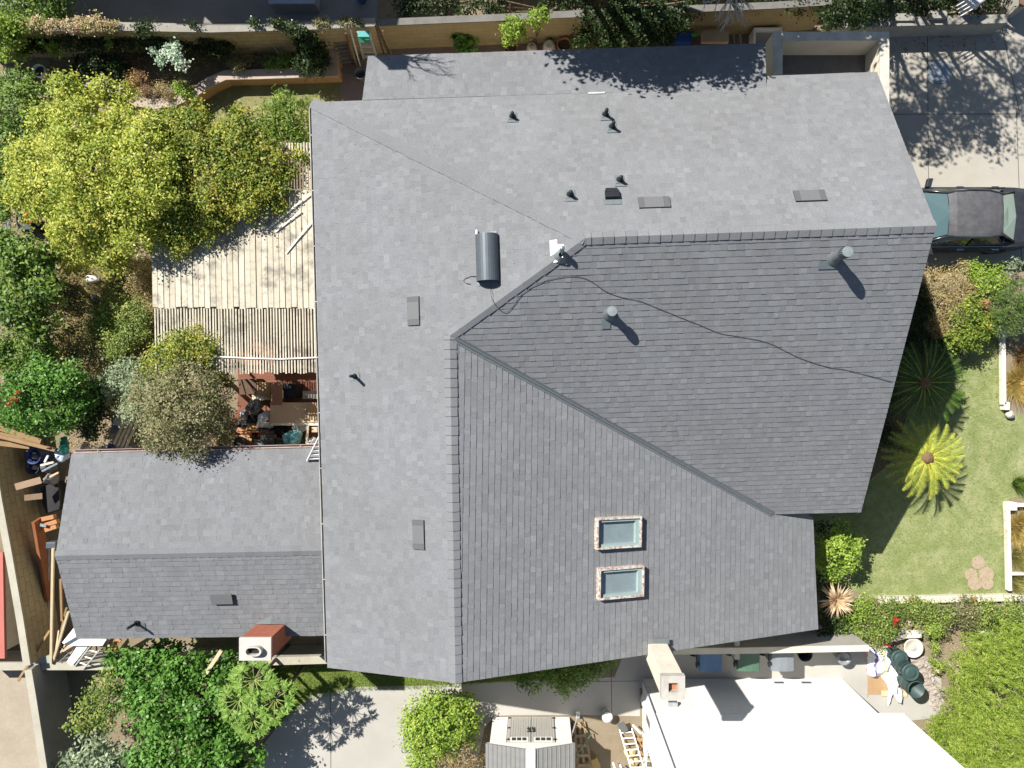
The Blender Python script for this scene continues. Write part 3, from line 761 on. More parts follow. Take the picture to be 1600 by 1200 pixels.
# ================================================================== patio cover against the west eave
pc = thing('patio_cover', 'timber patio cover of cream boards and open laths beside the house', 'pergola', (-9, 2, 0))
m_board = mat('bleached_board', (.66, .60, .47), (.60, .545, .42), 3.5, .85, bumps=.2, lo=.4, hi=.6)
def boardmat():
    m, t, b = nt('stained_board'); v = coord(t)
    f = sharp(t, noise(t, 1.5, 7, .72, v), .50, .62)
    f2 = sharp(t, noise(t, 7, 5, .7, v), .52, .7)
    a = t.nodes.new('ShaderNodeAttribute'); a.attribute_name = 'tint'
    col = mix(t, a.outputs['Fac'], (.42, .385, .30), (.50, .465, .375))
    col = mix(t, f, col, (.235, .215, .18)); col = mix(t, f2, col, mix(t, .45, col, (.15, .13, .11)))
    t.links.new(col, b.inputs['Base Color']); b.inputs['Roughness'].default_value = .9; b.inputs['Specular IOR Level'].default_value = .15; return m
m_sboard = boardmat(); zc = 2.95
xl, xr = P(244, 480, zc).x, P(498, 480, zc).x
def slats(y0, y1, x0, x1, pitch, w, th, z, jit=.004, seed=1):
    g = MB(); r = random.Random(seed); x = x0; skew = .018
    while x < x1:
        d = r.uniform(-jit, jit)
        p, q = Vector((x + d, y0 + r.uniform(-.02, .02), z + r.uniform(0, .006))), Vector((x + d + skew * (y0 - y1) + r.uniform(-jit, jit), y1 + r.uniform(-.03, .03), z + r.uniform(0, .006)))
        g.bar(p, q, w + r.uniform(-.004, .004), th, tint=r.random()); x += pitch
    return g
yA, yB, yC = P(0, 297, zc).y, P(0, 481, zc).y, P(0, 580, zc).y
slats(yA, yB, xl - .07, xr - .1, .1475, .131, .02, zc, seed=2).build('board_panel', m_sboard, pc)
slats(yB - .015, yC - .05, xl - .02, xr - .03, .0735, .036, .02, zc + .01, .006, 3).build('lath_panel', m_sboard, pc)
slats(P(0, 223, zc).y, yA + .02, P(412, 0, zc).x, P(491, 0, zc).x, .0735, .037, .02, zc + .01, .006, 4).build('lath_panel', m_sboard, pc)
m_beam = mat('beam_wood', (.30, .22, .14), (.22, .16, .10), 4)
for k, y in enumerate((P(0, 232, zc).y, yA - .1, P(0, 390, zc).y, yB + .08, P(0, 532, zc).y, yC + .12)):
    g = MB(); g.bar((xl + (2.6 if k == 0 else 0), y, zc - .09), (xr, y, zc - .09), .07, .14); g.build('beam', m_beam, pc)
for x, y in ((xl + .1, yA - .1), (xl + .1, yB + .08), (xl + .15, yC + .12), (-7.5, yC + .12)):
    g = MB(); g.box(x - .05, x + .05, y - .05, y + .05, 0, zc - .16); g.build('post', m_beam, pc)
g = MB(); g.tube([P(332, 557, zc + .06), P(395, 560, zc + .05), P(440, 561, zc + .05), P(498, 558.5, zc + .06)], .018, 8)
solo(g, 'conduit', m_white, 'thin white pipe lying across the open laths of the patio cover', 'pipe')
for i, (a, b, lab) in enumerate((((447, 396), (492, 340), 'longest loose white lath lying across the boards near the eave'), ((421, 356), (484, 303), 'loose white lath poking out of the vine toward the eave'), ((431, 362), (470, 330), 'short loose white lath between the two longer ones'))):
    g = MB(); g.bar(P(a[0], a[1], zc + .04), P(b[0], b[1], zc + .07), .035, .015); solo(g, 'loose_lath', m_white, lab, 'lath', 'loose laths on the patio cover')

# ================================================================== neighbours
for x0, x1, ye, ze, lab in ((-19.5, -13.0, 12.75, 4.4, 'low wing past the left end of the top wall, shading the neighbour paving'), (-13.0, -7.2, 12.75, 6.3, 'tall neighbouring house past the top wall whose shade covers the planter end'), (-3.5, 8.8, 12.75, 3.4, 'low neighbouring house past the ochre wall, shading the strip along the top edge')):
    nh = thing('neighbour_house', lab, 'house', ((x0 + x1) / 2, 17, 0))  # unseen; extents and eave heights shaped for the shade they cast
    g = MB(); g.box(x0 + .5, x1 - .5, ye + .6, 21.5, 0, ze); g.build('wall', m_stucco, nh)
    g = MB(); ra, rb_ = Vector((x0, 17, ze + 1.2)), Vector((x1, 17, ze + 1.2)); g.slab([(x0, ye, ze), (x1, ye, ze), rb_, ra], .15); g.slab([ra, rb_, (x1, 22.2, ze), (x0, 22.2, ze)], .15); g.build('roof', SH, nh)
# red-roofed shed on the far left
ns = thing('neighbour_shed', 'white clapboard shed with a red metal roof edge behind the left wall', 'shed', (-16, -7, 0))
zt = 1.12; a_, b_ = P(8, 862, zt), P(11, 1027, zt)
g = MB(); g.prism([(a_.x - 3, a_.y), (a_.x, a_.y), (b_.x, b_.y), (b_.x - 3, b_.y)], zt, zt + .09); g.build('roof', mat('red_metal_roof', (.44, .15, .12), (.36, .12, .10), 3, .5), ns)
w_ = MB(); x_ = P(26, 940, .0).x
for k in range(5): w_.obox((a_.x - .05, (a_.y + b_.y) / 2 + .05, 1.0 - k * .21), (1, 0, .12), (0, 1, 0), (-.12, 0, 1), .02, (a_.y - b_.y) / 2 - .12, .105)
w_.build('clapboard', mat('white_clapboard', (.58, .56, .51), (.46, .44, .40), 2.5), ns)

flat('planting_bed', [(1350, 420), (1440, 420), (1455, 470), (1500, 560), (1420, 640), (1395, 720), (1300, 800), (1270, 800), (1300, 600)], mat('dark_garden_soil', (.1, .075, .05)), .009)  # dark sheet added to deepen the roof shade on the east strip
# ================================================================== cable on the roof
def cable(px, pl, r, h=.016):
    return [pl.at(x, y) + pl.n * h for x, y in px]
g = MB()
pts = [(766, 446), (770, 470), (786, 488), (800, 481), (815, 461), (845, 442), (880, 433), (905, 433), (925, 441), (945, 455), (968, 464), (1000, 471), (1030, 483), (1062, 496), (1095, 509), (1125, 521), (1165, 528), (1200, 536), (1225, 548), (1250, 560), (1290, 573), (1320, 578), (1360, 588), (1393, 597)]
path = []
for i, (x, y) in enumerate(pts):
    pl = WP if (i < 2) else SP
    p = pl.at(x, y); q = WP.at(x, y)
    if i == 1: p.z = max(p.z, SP.at(x, y).z)
    path.append(p + Vector((0, 0, .045 if i in (1, 2) else .03)))
# smooth the run
sm = []
for i in range(len(path) - 1):
    p0, p1, p2, p3 = path[max(i - 1, 0)], path[i], path[i + 1], path[min(i + 2, len(path) - 1)]
    for k in range(5):
        t_ = k / 5; sm.append(.5 * ((2 * p1) + (p2 - p0) * t_ + (2 * p0 - 5 * p1 + 4 * p2 - p3) * t_ ** 2 + (3 * p1 - p0 - 3 * p2 + p3) * t_ ** 3))
g.tube(sm + [path[-1]], .0048, 6)
solo(g, 'cable', m_black, 'thin black cable snaking across the roof from the curved hood to the east edge', 'cable', None, True)
g = MB(); g.tube([WP.at(x, y) + WP.n * .03 for x, y in ((749, 432), (737, 432), (728, 435), (725, 439), (729, 443), (736, 444))], .006, 6)
solo(g, 'wire', m_black, 'short looped wire end beside the curved roof hood', 'wire', None, True)

# ================================================================== car on the drive
m_paint = mat('faded_charcoal_paint', (.035, .04, .05), (.06, .062, .068), 5, .22, .4, bumps=0, spec=.5)
m_roofpaint = mat('oxidised_roof_paint', (.075, .076, .086), (.13, .127, .127), 5, .5, .2, bumps=.04)
m_cglass = glassmat('car_glass', (.06, .105, .115), .05, .7)
m_tyre = mat('tyre_rubber', (.015, .015, .016), (.03, .03, .03), 12, .85)
m_chrome = mat('chrome', (.62, .64, .66), (.5, .52, .54), 8, .2, 1)
car = thing('parked_car', 'charcoal sedan with a faded roof parked on the drive, its nose under the roof edge', 'car', (11.95, 4.72, 0))
cx_, cy_ = 12.0, 4.72; hw = .88
def cpt(x, y, z): return (cx_ + x, cy_ + y, z)
# body: lofted cross-sections, front at -x
st = [(-2.32, .55, .30, .52, .60), (-2.25, .72, .22, .60, .68), (-1.95, .84, .18, .70, .77), (-1.4, .88, .18, .78, .86), (-.95, .885, .18, .84, .92), (-.3, .89, .18, .88, .93), (.5, .89, .18, .90, .95), (1.25, .885, .18, .92, .97), (1.6, .87, .18, .93, 1.0), (2.05, .83, .2, .90, .99), (2.32, .74, .28, .80, .93), (2.38, .60, .36, .66, .80)]
g = MB(); rings = []
for (x, w_, zb, zs_, zc_) in st:
    prof = [(-w_ * .9, zb), (-w_, zb + .14), (-w_ * .99, (zb + zs_) / 2), (-w_ * .965, zs_), (-w_ * .82, zc_ - .01), (-w_ * .4, zc_ + .015), (0, zc_ + .022), (w_ * .4, zc_ + .015), (w_ * .82, zc_ - .01), (w_ * .965, zs_), (w_ * .99, (zb + zs_) / 2), (w_, zb + .14), (w_ * .9, zb)]
    rings.append([cpt(x, y, z) for y, z in prof])
for i in range(len(rings) - 1):
    for k in range(len(rings[0]) - 1): g.face([rings[i][k], rings[i][k + 1], rings[i + 1][k + 1], rings[i + 1][k]])
g.face(rings[0]); g.face(rings[-1][::-1])
g.build('body', m_paint, car, True)
# roof shell
rx = [(-.50, .585, 1.345), (-.3, .63, 1.40), (.1, .655, 1.43), (.6, .645, 1.425), (.92, .60, 1.385), (1.02, .55, 1.35)]
g = MB(); rg = []
for (x, w_, z) in rx: rg.append([cpt(x, w_ * s, z - .075 * abs(s) ** 2.5) for s in (-1, -.85, -.5, 0, .5, .85, 1)])
for i in range(len(rg) - 1):
    for k in range(6): g.face([rg[i][k], rg[i][k + 1], rg[i + 1][k + 1], rg[i + 1][k]][::-1])
rfp = g.build('roof_panel', m_roofpaint, car, True)
def gl(name, q, m=None, parent=car):
    s = MB(); s.face([cpt(*p) for p in q]); s.face([cpt(p[0], p[1], p[2] - .012) for p in q][::-1]); return s.build(name, m or m_cglass, parent)
gl('windshield', [(-1.18, -.70, .93), (-1.22, 0, .965), (-1.18, .70, .93), (-.52, .56, 1.29), (-.50, 0, 1.355), (-.52, -.56, 1.29)][::-1])
m_rg = glassmat('dusty_rear_glass', (.24, .31, .26), .25, .5)
gl('rear_window', [(1.04, -.52, 1.29), (1.05, 0, 1.345), (1.04, .52, 1.29), (1.50, .66, 1.015), (1.56, 0, 1.045), (1.50, -.66, 1.015)][::-1], m_rg)
for s_ in (-1, 1):
    gl('side_window', [(-1.02, s_ * .80, .93), (-.48, s_ * .615, 1.26), (.14, s_ * .66, 1.345), (.16, s_ * .82, .95)], glassmat('side_glass', (.05, .055, .04), .06, .7))
    gl('side_window', [(.22, s_ * .82, .95), (.20, s_ * .66, 1.345), (.90, s_ * .62, 1.29), (1.24, s_ * .78, .985)], MATS['side_glass'])
    t_ = MB(); t_.tube([cpt(-1.22, s_ * .78, .93), cpt(-.5, s_ * .60, 1.275), cpt(.1, s_ * .66, 1.36), cpt(.6, s_ * .65, 1.355), cpt(1.02, s_ * .57, 1.29), cpt(1.52, s_ * .70, 1.0)], .032, 8); t_.build('pillar', m_paint, car, True)
    t_ = MB(); t_.obox(cpt(-.86, s_ * .955, .97), (1, 0, 0), (.25 * s_, 1, 0), (0, 0, 1), .075, .13, .06); t_.build('mirror', m_paint, car, False, None, .02)
    for x in (.02, 1.02): t_ = MB(); t_.bar(cpt(x, s_ * .892, .80), cpt(x + .2, s_ * .892, .80), .035, .03); t_.build('door_handle', m_chrome, car)
    t_ = MB(); t_.bar(cpt(-1.0, s_ * .845, .93), cpt(1.3, s_ * .835, .965), .012, .02); t_.build('trim_strip', m_chrome, car)
    t_ = MB(); t_.obox(cpt(-2.2, s_ * .60, .62), (1, s_ * -.35, 0), (0, 1, 0), (0, 0, 1), .07, .16, .07); t_.build('headlight', glassmat('lamp_glass', (.6, .6, .58), .1), car)
    t_ = MB(); t_.obox(cpt(2.32, s_ * .58, .78), (1, s_ * .3, 0), (0, 1, 0), (0, 0, 1), .05, .15, .07); t_.build('tail_light', glassmat('red_lamp', (.35, .02, .02), .15), car)
    for x in (-1.42, 1.38):
        w_ = MB(); w_.lathe(cpt(x, s_ * .78, .315), [(.17, -.09), (.30, -.10), (.315, -.06), (.315, .06), (.30, .10), (.17, .09)], 24, (0, s_, 0)); q = w_.build('wheel', m_tyre, car, True)
        w_ = MB(); w_.lathe(cpt(x, s_ * .78, .315), [(.17, .085), (.14, .07), (.05, .085), (0, .09)], 20, (0, s_, 0)); w_.build('rim', m_metal, q, True)
g = MB(); g.tube([cpt(-1.28, -.1, .955), cpt(-1.12, .35, 1.0)], .01, 6); g.build('wiper', m_black, car)
g = MB(); g.box(cx_ - 1.0, cx_ - .56, cy_ - .55, cy_ + .1, .985, 1.0); g.build('dash_papers', mat('paper', (.7, .68, .6)), car)

# ================================================================== plastic garden shed
zt = 1.67; shx0, shx1, shy = -1.31, 1.09, -9.86
m_vinyl = mat('pale_vinyl', (.50, .48, .44), (.44, .42, .39), 3, .7)
m_vroof = mat('grey_shed_roof', (.20, .20, .195), (.165, .165, .162), 5, .7)
shed = thing('garden_shed', 'pale plastic garden shed with grey roof panels and double doors by the path', 'shed', (-.1, -11, 0))
g = MB(); g.prism([(-1.22, shy), (1.03, shy), (1.03, -12.2), (-1.22, -12.2)], 0, 1.66); g.build('wall', m_vinyl, shed)
for x0, x1 in ((-1.225, -.78), (.60, 1.035)):
    g = MB()
    for k in range(16): g.box(x0, x1, shy + .001, shy + .014, .04 + k * .1, .138 + k * .1)
    g.build('siding', m_white, shed)
for s_, x0, x1 in ((-1, -.74, -.105), (1, -.085, .57)):
    g = MB(); n_ = 9
    for k in range(n_): a = x0 + (x1 - x0) * k / n_; g.box(a + .004, a + (x1 - x0) / n_ - .004, shy + .002, shy + .034, .06, 1.52)
    g.box(x0, x1, shy + .001, shy + .02, .05, 1.55); d_ = g.build('door', mat('door_vinyl', (.42, .405, .375), (.38, .365, .34), 4, .7), shed)
    wn_ = MB()
    for k in range(3): a = x0 + .10 + (x1 - x0 - .2) * k / 3; wn_.box(a + .015, a + (x1 - x0 - .2) / 3 - .015, shy + .036, shy + .042, 1.30, 1.46)
    wn_.build('window', glassmat('dark_pane', (.05, .055, .055), .15), d_)
    fr = MB(); fr.box(x0 + .07, x1 - .07, shy + .03, shy + .038, 1.26, 1.50); fr.build('window_frame', m_white, d_)
    hx = x1 - .055 if s_ < 0 else x0 + .055
    h_ = MB(); h_.tube([(hx - s_ * .0, shy + .035, .98), (hx, shy + .085, .97), (hx - .03, shy + .09, .90), (hx - .015, shy + .085, .80), (hx - .02, shy + .035, .79)], .018, 8)
    h_.tube([(hx - .055, shy + .05, .985), (hx + .045, shy + .05, .985)], .016, 6); h_.build('handle', m_black, d_, True)
    for z in (.15, .75, 1.4):
        g = MB(); ex = x0 + .01 if s_ < 0 else x1 - .01; g.bar((ex - .05, shy + .04, z), (ex + .05, shy + .04, z), .012, .035); g.tube([(ex, shy + .045, z - .035), (ex, shy + .045, z + .035)], .014, 6); g.build('hinge', m_black, d_)
g = MB(); rz_ = 2.02; m_ = -.10
g.face([(shx0, shy + .03, 1.56), (shx1, shy + .03, 1.56), (shx1, shy + .05, 1.66), (m_, shy + .05, rz_ - .02), (shx0, shy + .05, 1.66)][::-1]); g.face([(shx0, shy + .05, 1.66), (m_, shy + .05, rz_ - .02), (shx1, shy + .05, 1.66), (shx1, shy - .02, 1.66), (m_, shy - .02, rz_ - .02), (shx0, shy - .02, 1.66)])
g.build('gable', m_white, shed)
for s_, xe in ((-1, shx0 - .02), (1, shx1 + .02)):
    g = MB(); g.slab([(m_ + s_ * .12, shy + .06, rz_ - .04), (xe, shy + .06, zt), (xe, -12.3, zt), (m_ + s_ * .12, -12.3, rz_ - .04)] if s_ < 0 else [(m_ + s_ * .12, -12.3, rz_ - .04), (xe, -12.3, zt), (xe, shy + .06, zt), (m_ + s_ * .12, shy + .06, rz_ - .04)], .04)
    for k in range(9):
        f_ = (k + .5) / 9; xx = m_ + s_ * .12 + (xe - m_ - s_ * .12) * f_; zz = rz_ - .04 + (zt - rz_ + .04) * f_
        g.bar((xx, shy + .06, zz + .008), (xx, -12.3, zz + .008), .035, .014)
    g.build('roof_panel', m_vroof, shed)
g = MB(); g.bar((m_, shy + .08, rz_ + .0), (m_, -12.32, rz_), .25, .05); g.build('ridge', m_white, shed, False, None, .01)

# ================================================================== bins and barrels
def wheelie(px, py, name, m, label, ang=0):
    c = P(px, py, 1.05); t = thing(name, label, 'bin', (c.x, c.y, 0), 'wheeled bins below the bin wall')
    g = MB(); zs_ = [(0.0, .26, .30), (.5, .28, .33), (.98, .31, .37)]; rgs = []
    for z, a, b in zs_: rgs.append([(c.x + dx * a, c.y + dy * b, z) for dx, dy in ((-1, -.8), (-.8, -1), (.8, -1), (1, -.8), (1, .8), (.8, 1), (-.8, 1), (-1, .8))])
    for i in range(2):
        for k in range(8): k2 = (k + 1) % 8; g.face([rgs[i][k], rgs[i][k2], rgs[i + 1][k2], rgs[i + 1][k]])
    g.face(rgs[2]); g.build('body', m, t, False)
    l = MB(); rr = []
    for x, zz in ((-.33, 1.0), (-.30, 1.05), (-.1, 1.085), (.1, 1.085), (.30, 1.05), (.33, 1.0)): rr.append([(c.x + x, c.y + y, zz - (.03 if abs(y) > .3 else 0)) for y in (-.40, -.34, .34, .38)])
    for i in range(5):
        for k in range(3): l.face([rr[i][k], rr[i + 1][k], rr[i + 1][k + 1], rr[i][k + 1]])
    l.build('lid', m, t, True)
    h = MB(); h.tube([(c.x - .36, c.y - .28, 1.0), (c.x - .40, c.y - .28, 1.02), (c.x - .40, c.y + .28, 1.02), (c.x - .36, c.y + .28, 1.0)], .018, 8); h.build('handle', m_black, t)
    for s_ in (-1, 1):
        w = MB(); w.lathe((c.x - .27, c.y + s_ * .24, .13), [(0, -.035), (.12, -.035), (.13, 0), (.12, .035), (0, .035)], 16, (0, 1, 0)); w.build('wheel', m_tyre, t)
    for s_ in (-.2, .2): w = MB(); w.box(c.x - .42, c.x - .31, c.y + s_ - .04, c.y + s_ + .04, .96, 1.03); w.build('hinge', m_black, t)
wheelie(1111, 1028, 'wheeled_bin', mat('blue_bin_plastic', (.075, .15, .27), (.06, .12, .22), 3, .5), 'blue wheeled bin, nearest the white chimney')
wheelie(1170, 1027, 'wheeled_bin', mat('green_bin_plastic', (.065, .13, .085), (.05, .10, .07), 3, .5), 'green wheeled bin between the blue and the grey one')
wheelie(1224, 1027, 'wheeled_bin', mat('grey_bin_plastic', (.17, .19, .21), (.13, .145, .16), 3, .5), 'grey wheeled bin with its lid half in sun')
c = P(1258, 1022, .6); g = MB(); g.lathe((c.x, c.y, 0), [(.15, 0), (.2, .6), (.215, .62), (.19, .6), (.16, .1), (0, .1)], 18)
solo(g, 'bucket', m_black, 'black tub right of the grey wheeled bin', 'bucket', None, True)
c = P(1320, 1029, .55); g = MB(); g.lathe((c.x, c.y, 0), [(.15, 0), (.19, .42), (.21, .52), (.19, .56), (.13, .55), (.10, .50), (0, .49)], 20)
solo(g, 'tub', mat('smoky_plastic', (.22, .23, .24), (.15, .16, .17), 5, .25), 'round smoky grey plastic tub below the end of the bin wall', 'tub', None, True)
m_dgreen = mat('dark_green_plastic', (.045, .075, .072), (.03, .055, .053), 4, .45)
def barrel(px, py, zt, label, closed):
    c = P(px, py, zt); r = .225; t = thing('barrel', label, 'barrel', (c.x, c.y, 0), 'dark green barrels')
    g = MB(); g.lathe((c.x, c.y, 0), [(.17, 0), (r * .92, zt * .5), (r * .97, zt - .06), (r * 1.06, zt - .05), (r * 1.06, zt)] + ([] if closed else [(r * .98, zt), (r * .9, zt - .5), (0, zt - .52)]), 26); g.build('body', m_dgreen, t, True)
    for k in (.35, .6, .85): h = MB(); h.lathe((c.x, c.y, zt * k), [(r * (.86 + .1 * k), -.02), (r * (.93 + .1 * k), 0), (r * (.86 + .1 * k), .02)], 26); h.build('rib', m_dgreen, t, True)
    l = MB()
    if closed:
        l.lathe((c.x, c.y, zt), [(r * 1.08, -.03), (r * 1.09, .01), (r * .95, .025), (r * .9, .012), (r * .62, .018), (r * .58, .03), (r * .3, .02), (0, .03)], 26); l.build('lid', m_dgreen, t, True)
    else:
        for k in (.17, .125, .08, .04): l.tube([(c.x + k * math.cos(a * .35), c.y + k * math.sin(a * .35), zt - .40 + .02 * math.sin(a)) for a in range(19)], .016, 6)
        l.build('coiled_hose', mat('faded_hose', (.10, .16, .12), (.08, .12, .09), 5), t, True)
        s = MB(); s.blob((c.x - .06, c.y + .07, zt - .34), .07, .05, .04, seed=5); s.build('soil_clod', m_dirt, t)
barrel(1423, 1051, 1.0, 'closed dark green barrel beside the tan bowl', True); barrel(1432, 1078, .98, 'open dark green barrel holding a coil, lowest of the group', False)
barrel(1406, 1029, .55, 'shorter dark green tub behind the closed barrel', True)
# sacks and cloth
def saggy(name, px, py, z, sx, sy, h, rot, m, label, seed=1, cat='sack', jit=.10):
    c = P(px, py, z); g = MB(); r_ = random.Random(seed); a = R(rot); n1, n2 = 18, 14
    f = [[0] * (n2 + 1) for _ in range(n1 + 1)]; ph = [r_.uniform(0, 6.28) for _ in range(6)]
    V = []
    for i in range(n1 + 1):
        for j in range(n2 + 1):
            u, v = i / n1 * 2 - 1, j / n2 * 2 - 1
            e = max(0, (1 - abs(u) ** 4) * (1 - abs(v) ** 4)) ** .5
            zz = z + h * e * (1 + .25 * math.sin(5 * u + ph[0] + 2 * v) + .2 * math.sin(7 * v + ph[1] - 3 * u) + .12 * math.sin(13 * u + 9 * v + ph[2]))
            uu = u * (1 + jit * math.sin(4 * v + ph[3])); vv = v * (1 + jit * math.sin(5 * u + ph[4]))
            x, y = uu * sx, vv * sy; V.append((c.x + x * math.cos(a) - y * math.sin(a), c.y + x * math.sin(a) + y * math.cos(a), zz))
    g.raw(V, [(i * (n2 + 1) + j, (i + 1) * (n2 + 1) + j, (i + 1) * (n2 + 1) + j + 1, i * (n2 + 1) + j + 1) for i in range(n1) for j in range(n2)])
    return g, c, a
def stripemat(name, stops, axis=0, scale=1.0, off=0.0, rot=0):
    if name in MATS: return MATS[name]
    m, t, b = nt(name); v = coord(t); mp = t.nodes.new('ShaderNodeMapping'); mp.inputs['Rotation'].default_value = (0, 0, R(rot)); t.links.new(v, mp.inputs[0])
    s = t.nodes.new('ShaderNodeSeparateXYZ'); t.links.new(mp.outputs[0], s.inputs[0])
    n = noise(t, 9, 3, .6, v); k = node(t, 'ShaderNodeMath', operation='MULTIPLY_ADD'); t.links.new(s.outputs[axis], k.inputs[0]); k.inputs[1].default_value = scale; k.inputs[2].default_value = off
    k2 = node(t, 'ShaderNodeMath', operation='MULTIPLY_ADD'); t.links.new(n, k2.inputs[0]); k2.inputs[1].default_value = .12; t.links.new(k.outputs[0], k2.inputs[2])
    r = ramp(t, stops); r.color_ramp.interpolation = 'CONSTANT'; t.links.new(k2.outputs[0], r.inputs[0]); t.links.new(r.outputs[0], b.inputs['Base Color']); b.inputs['Roughness'].default_value = .45
    MATS[name] = m; return m
g, c, a = saggy('sack', 1373, 1034, .02, .36, .42, .26, 8, None, '', 3)
mst = stripemat('printed_sack', [(0, (.45, .18, .26)), (.07, (.72, .72, .74)), (.24, (.16, .12, .26)), (.33, (.74, .75, .76)), (.54, (.68, .66, .20)), (.60, (.75, .76, .78)), (.88, (.62, .70, .76))], 0, 1.25, -c.x * 1.25 + .45, 8)
# the stripes run in the sack's own frame
mst.node_tree.nodes['Mapping'].inputs['Rotation'].default_value = (0, 0, 0)
solo(g, 'sack', mst, 'printed white garden sack with a purple patch and a yellow stripe, by the barrels', 'sack', None, True)
g, c, a = saggy('cloth', 1393, 1068, .05, .20, .46, .22, 14, None, '', 9, jit=.35); solo(g, 'cloth', m_whitewall, 'crumpled white cloth between the cardboard and the barrels', 'cloth', None, True)
g = MB(); a_ = [P(x, y, .03) for x, y in ((1356, 1046), (1400, 1042), (1412, 1085), (1356, 1085))]; g.slab(a_[::-1], .02); solo(g, 'cardboard', mat('cardboard_brown', (.36, .24, .13), (.30, .19, .10), 4, .9), 'flattened brown cardboard under the sack and the cloth', 'cardboard')
g = MB(); g.bar(P(1377, 1083, .04), P(1417, 1084, .04), .16, .05); solo(g, 'plank', mat('new_pine', (.55, .44, .27), (.47, .36, .21), 5, .8), 'short new pine plank between the white cloth and the open barrel', 'plank')
c = P(1428, 1013, .35); t = thing('bird_bath', 'off-white stone bowl on the ground above the barrels', 'bird bath', (c.x, c.y, 0)); m_bowl = mat('pale_cast_stone', (.60, .56, .47), (.48, .44, .36), 3, .85)
g = MB(); g.lathe((c.x, c.y, 0), [(.12, 0), (.14, .1), (.24, .24), (.285, .34), (.27, .35), (.2, .27), (.0, .22)], 24); g.build('bowl', m_bowl, t, True)
g = MB(); g.blob((c.x + .02, c.y - .03, .25), .12, .1, .05, seed=4); g.build('silt', m_conc, t)
t = thing('garden_bench', 'broken weathered grey bench planks beside the red rose', 'bench', P(1415, 992, 0)); m_grey = mat('grey_timber', (.30, .27, .24), (.20, .18, .16), 5, .9)
g = MB(); g.bar(P(1390, 1000, .4), P(1424, 992, .4), .12, .05); g.build('slat', m_grey, t); g = MB(); g.bar(P(1398, 985, .25), P(1416, 984, .25), .15, .1); g.build('slat', m_grey, t)
g = MB(); g.bar(P(1416, 991, .42), P(1439, 990, .42), .22, .05); g.build('seat', m_bowl, t)
for x, y in ((1398, 999), (1432, 991)): g = MB(); q = P(x, y, .3); g.box(q.x - .04, q.x + .04, q.y - .04, q.y + .04, 0, .38); g.build('leg', m_grey, t)
# white bucket on the path edge
c = P(949, 1121, .36); t = thing('bucket', 'white plastic bucket on the path edge by the shed', 'bucket', (c.x, c.y, 0))
g = MB(); g.lathe((c.x, c.y, 0), [(.125, 0), (.145, .34), (.155, .345), (.155, .365), (0, .37)], 22); g.build('body', m_white, t, True)
g = MB(); g.tube([(c.x - .15, c.y, .31), (c.x - .13, c.y + .1, .25), (c.x, c.y + .17, .22), (c.x + .13, c.y + .1, .25), (c.x + .15, c.y, .31)], .006, 6); g.build('handle', m_metal, t)

# ================================================================== ladders
def ladder(name, a, b, c, d, n, m, label, r=.022, group=None, step=None):
    """a-b left rail, c-d right rail (bottom to top)"""
    t = thing(name, label, 'ladder', ((a + c) / 2)[:2] + (0,) if False else ((a.x + c.x) / 2, (a.y + c.y) / 2, min(a.z, c.z)), group)
    for p, q in ((a, b), (c, d)): g = MB(); g.bar(p, q, r * 1.4, r * 2.4); g.build('rail', m, t)
    for k in range(n):
        f_ = (k + .6) / n; p, q = a + (b - a) * f_, c + (d - c) * f_; g = MB()
        if step: g.bar(p, q, step, .025)
        else: g.tube([p, q], r * .85, 8)
        g.build('rung', m, t)
    return t
m_alu = mat('aluminium', (.66, .66, .64), (.52, .52, .50), 8, .45, .4)
ladder('ladder', P(968, 1140, .0), P(992, 1222, .9), P(987, 1138, .0), P(1013, 1222, .9), 9, m_white, 'white ladder lying on the dirt beside the white house')
ladder('ladder', ANP.at(481, 719) + Vector((0, 0, .06)), P(500, 679, 3.9), ANP.at(512, 719) + Vector((0, 0, .06)), P(531, 679, 3.9), 6, m_white, 'white ladder leaning on the house eave above the annex roof', .02, None, .05)
t = ladder('stepladder', P(568, 93, 0), P(559, 50, 1.7), P(590, 93, 0), P(577, 50, 1.7), 5, m_alu, 'aluminium stepladder with a green top tray beside the plank stack', .02, None, .09)
g = MB(); p, q = P(559, 52, 1.72), P(577, 52, 1.72); g.box(p.x, q.x, p.y - .1, p.y + .06, 1.69, 1.73); g.build('top_cap', mat('teal_plastic', (.05, .28, .27), (.04, .22, .2), 6, .5), t)
g = MB(); g.obox(P(569, 60, 1.5), (1, 0, 0), (0, 1, .8), (0, -.8, 1), .15, .10, .01); g.build('tray', mat('green_plastic', (.03, .26, .14), (.025, .2, .11), 6, .5), t)
ladder('stepladder', P(118, 1040, .95), P(140, 1011, 1.9), P(131, 1045, .95), P(156, 1015, 1.9), 3, m_alu, 'grey metal stepladder leaning over the garden wall among the lumber', .022)

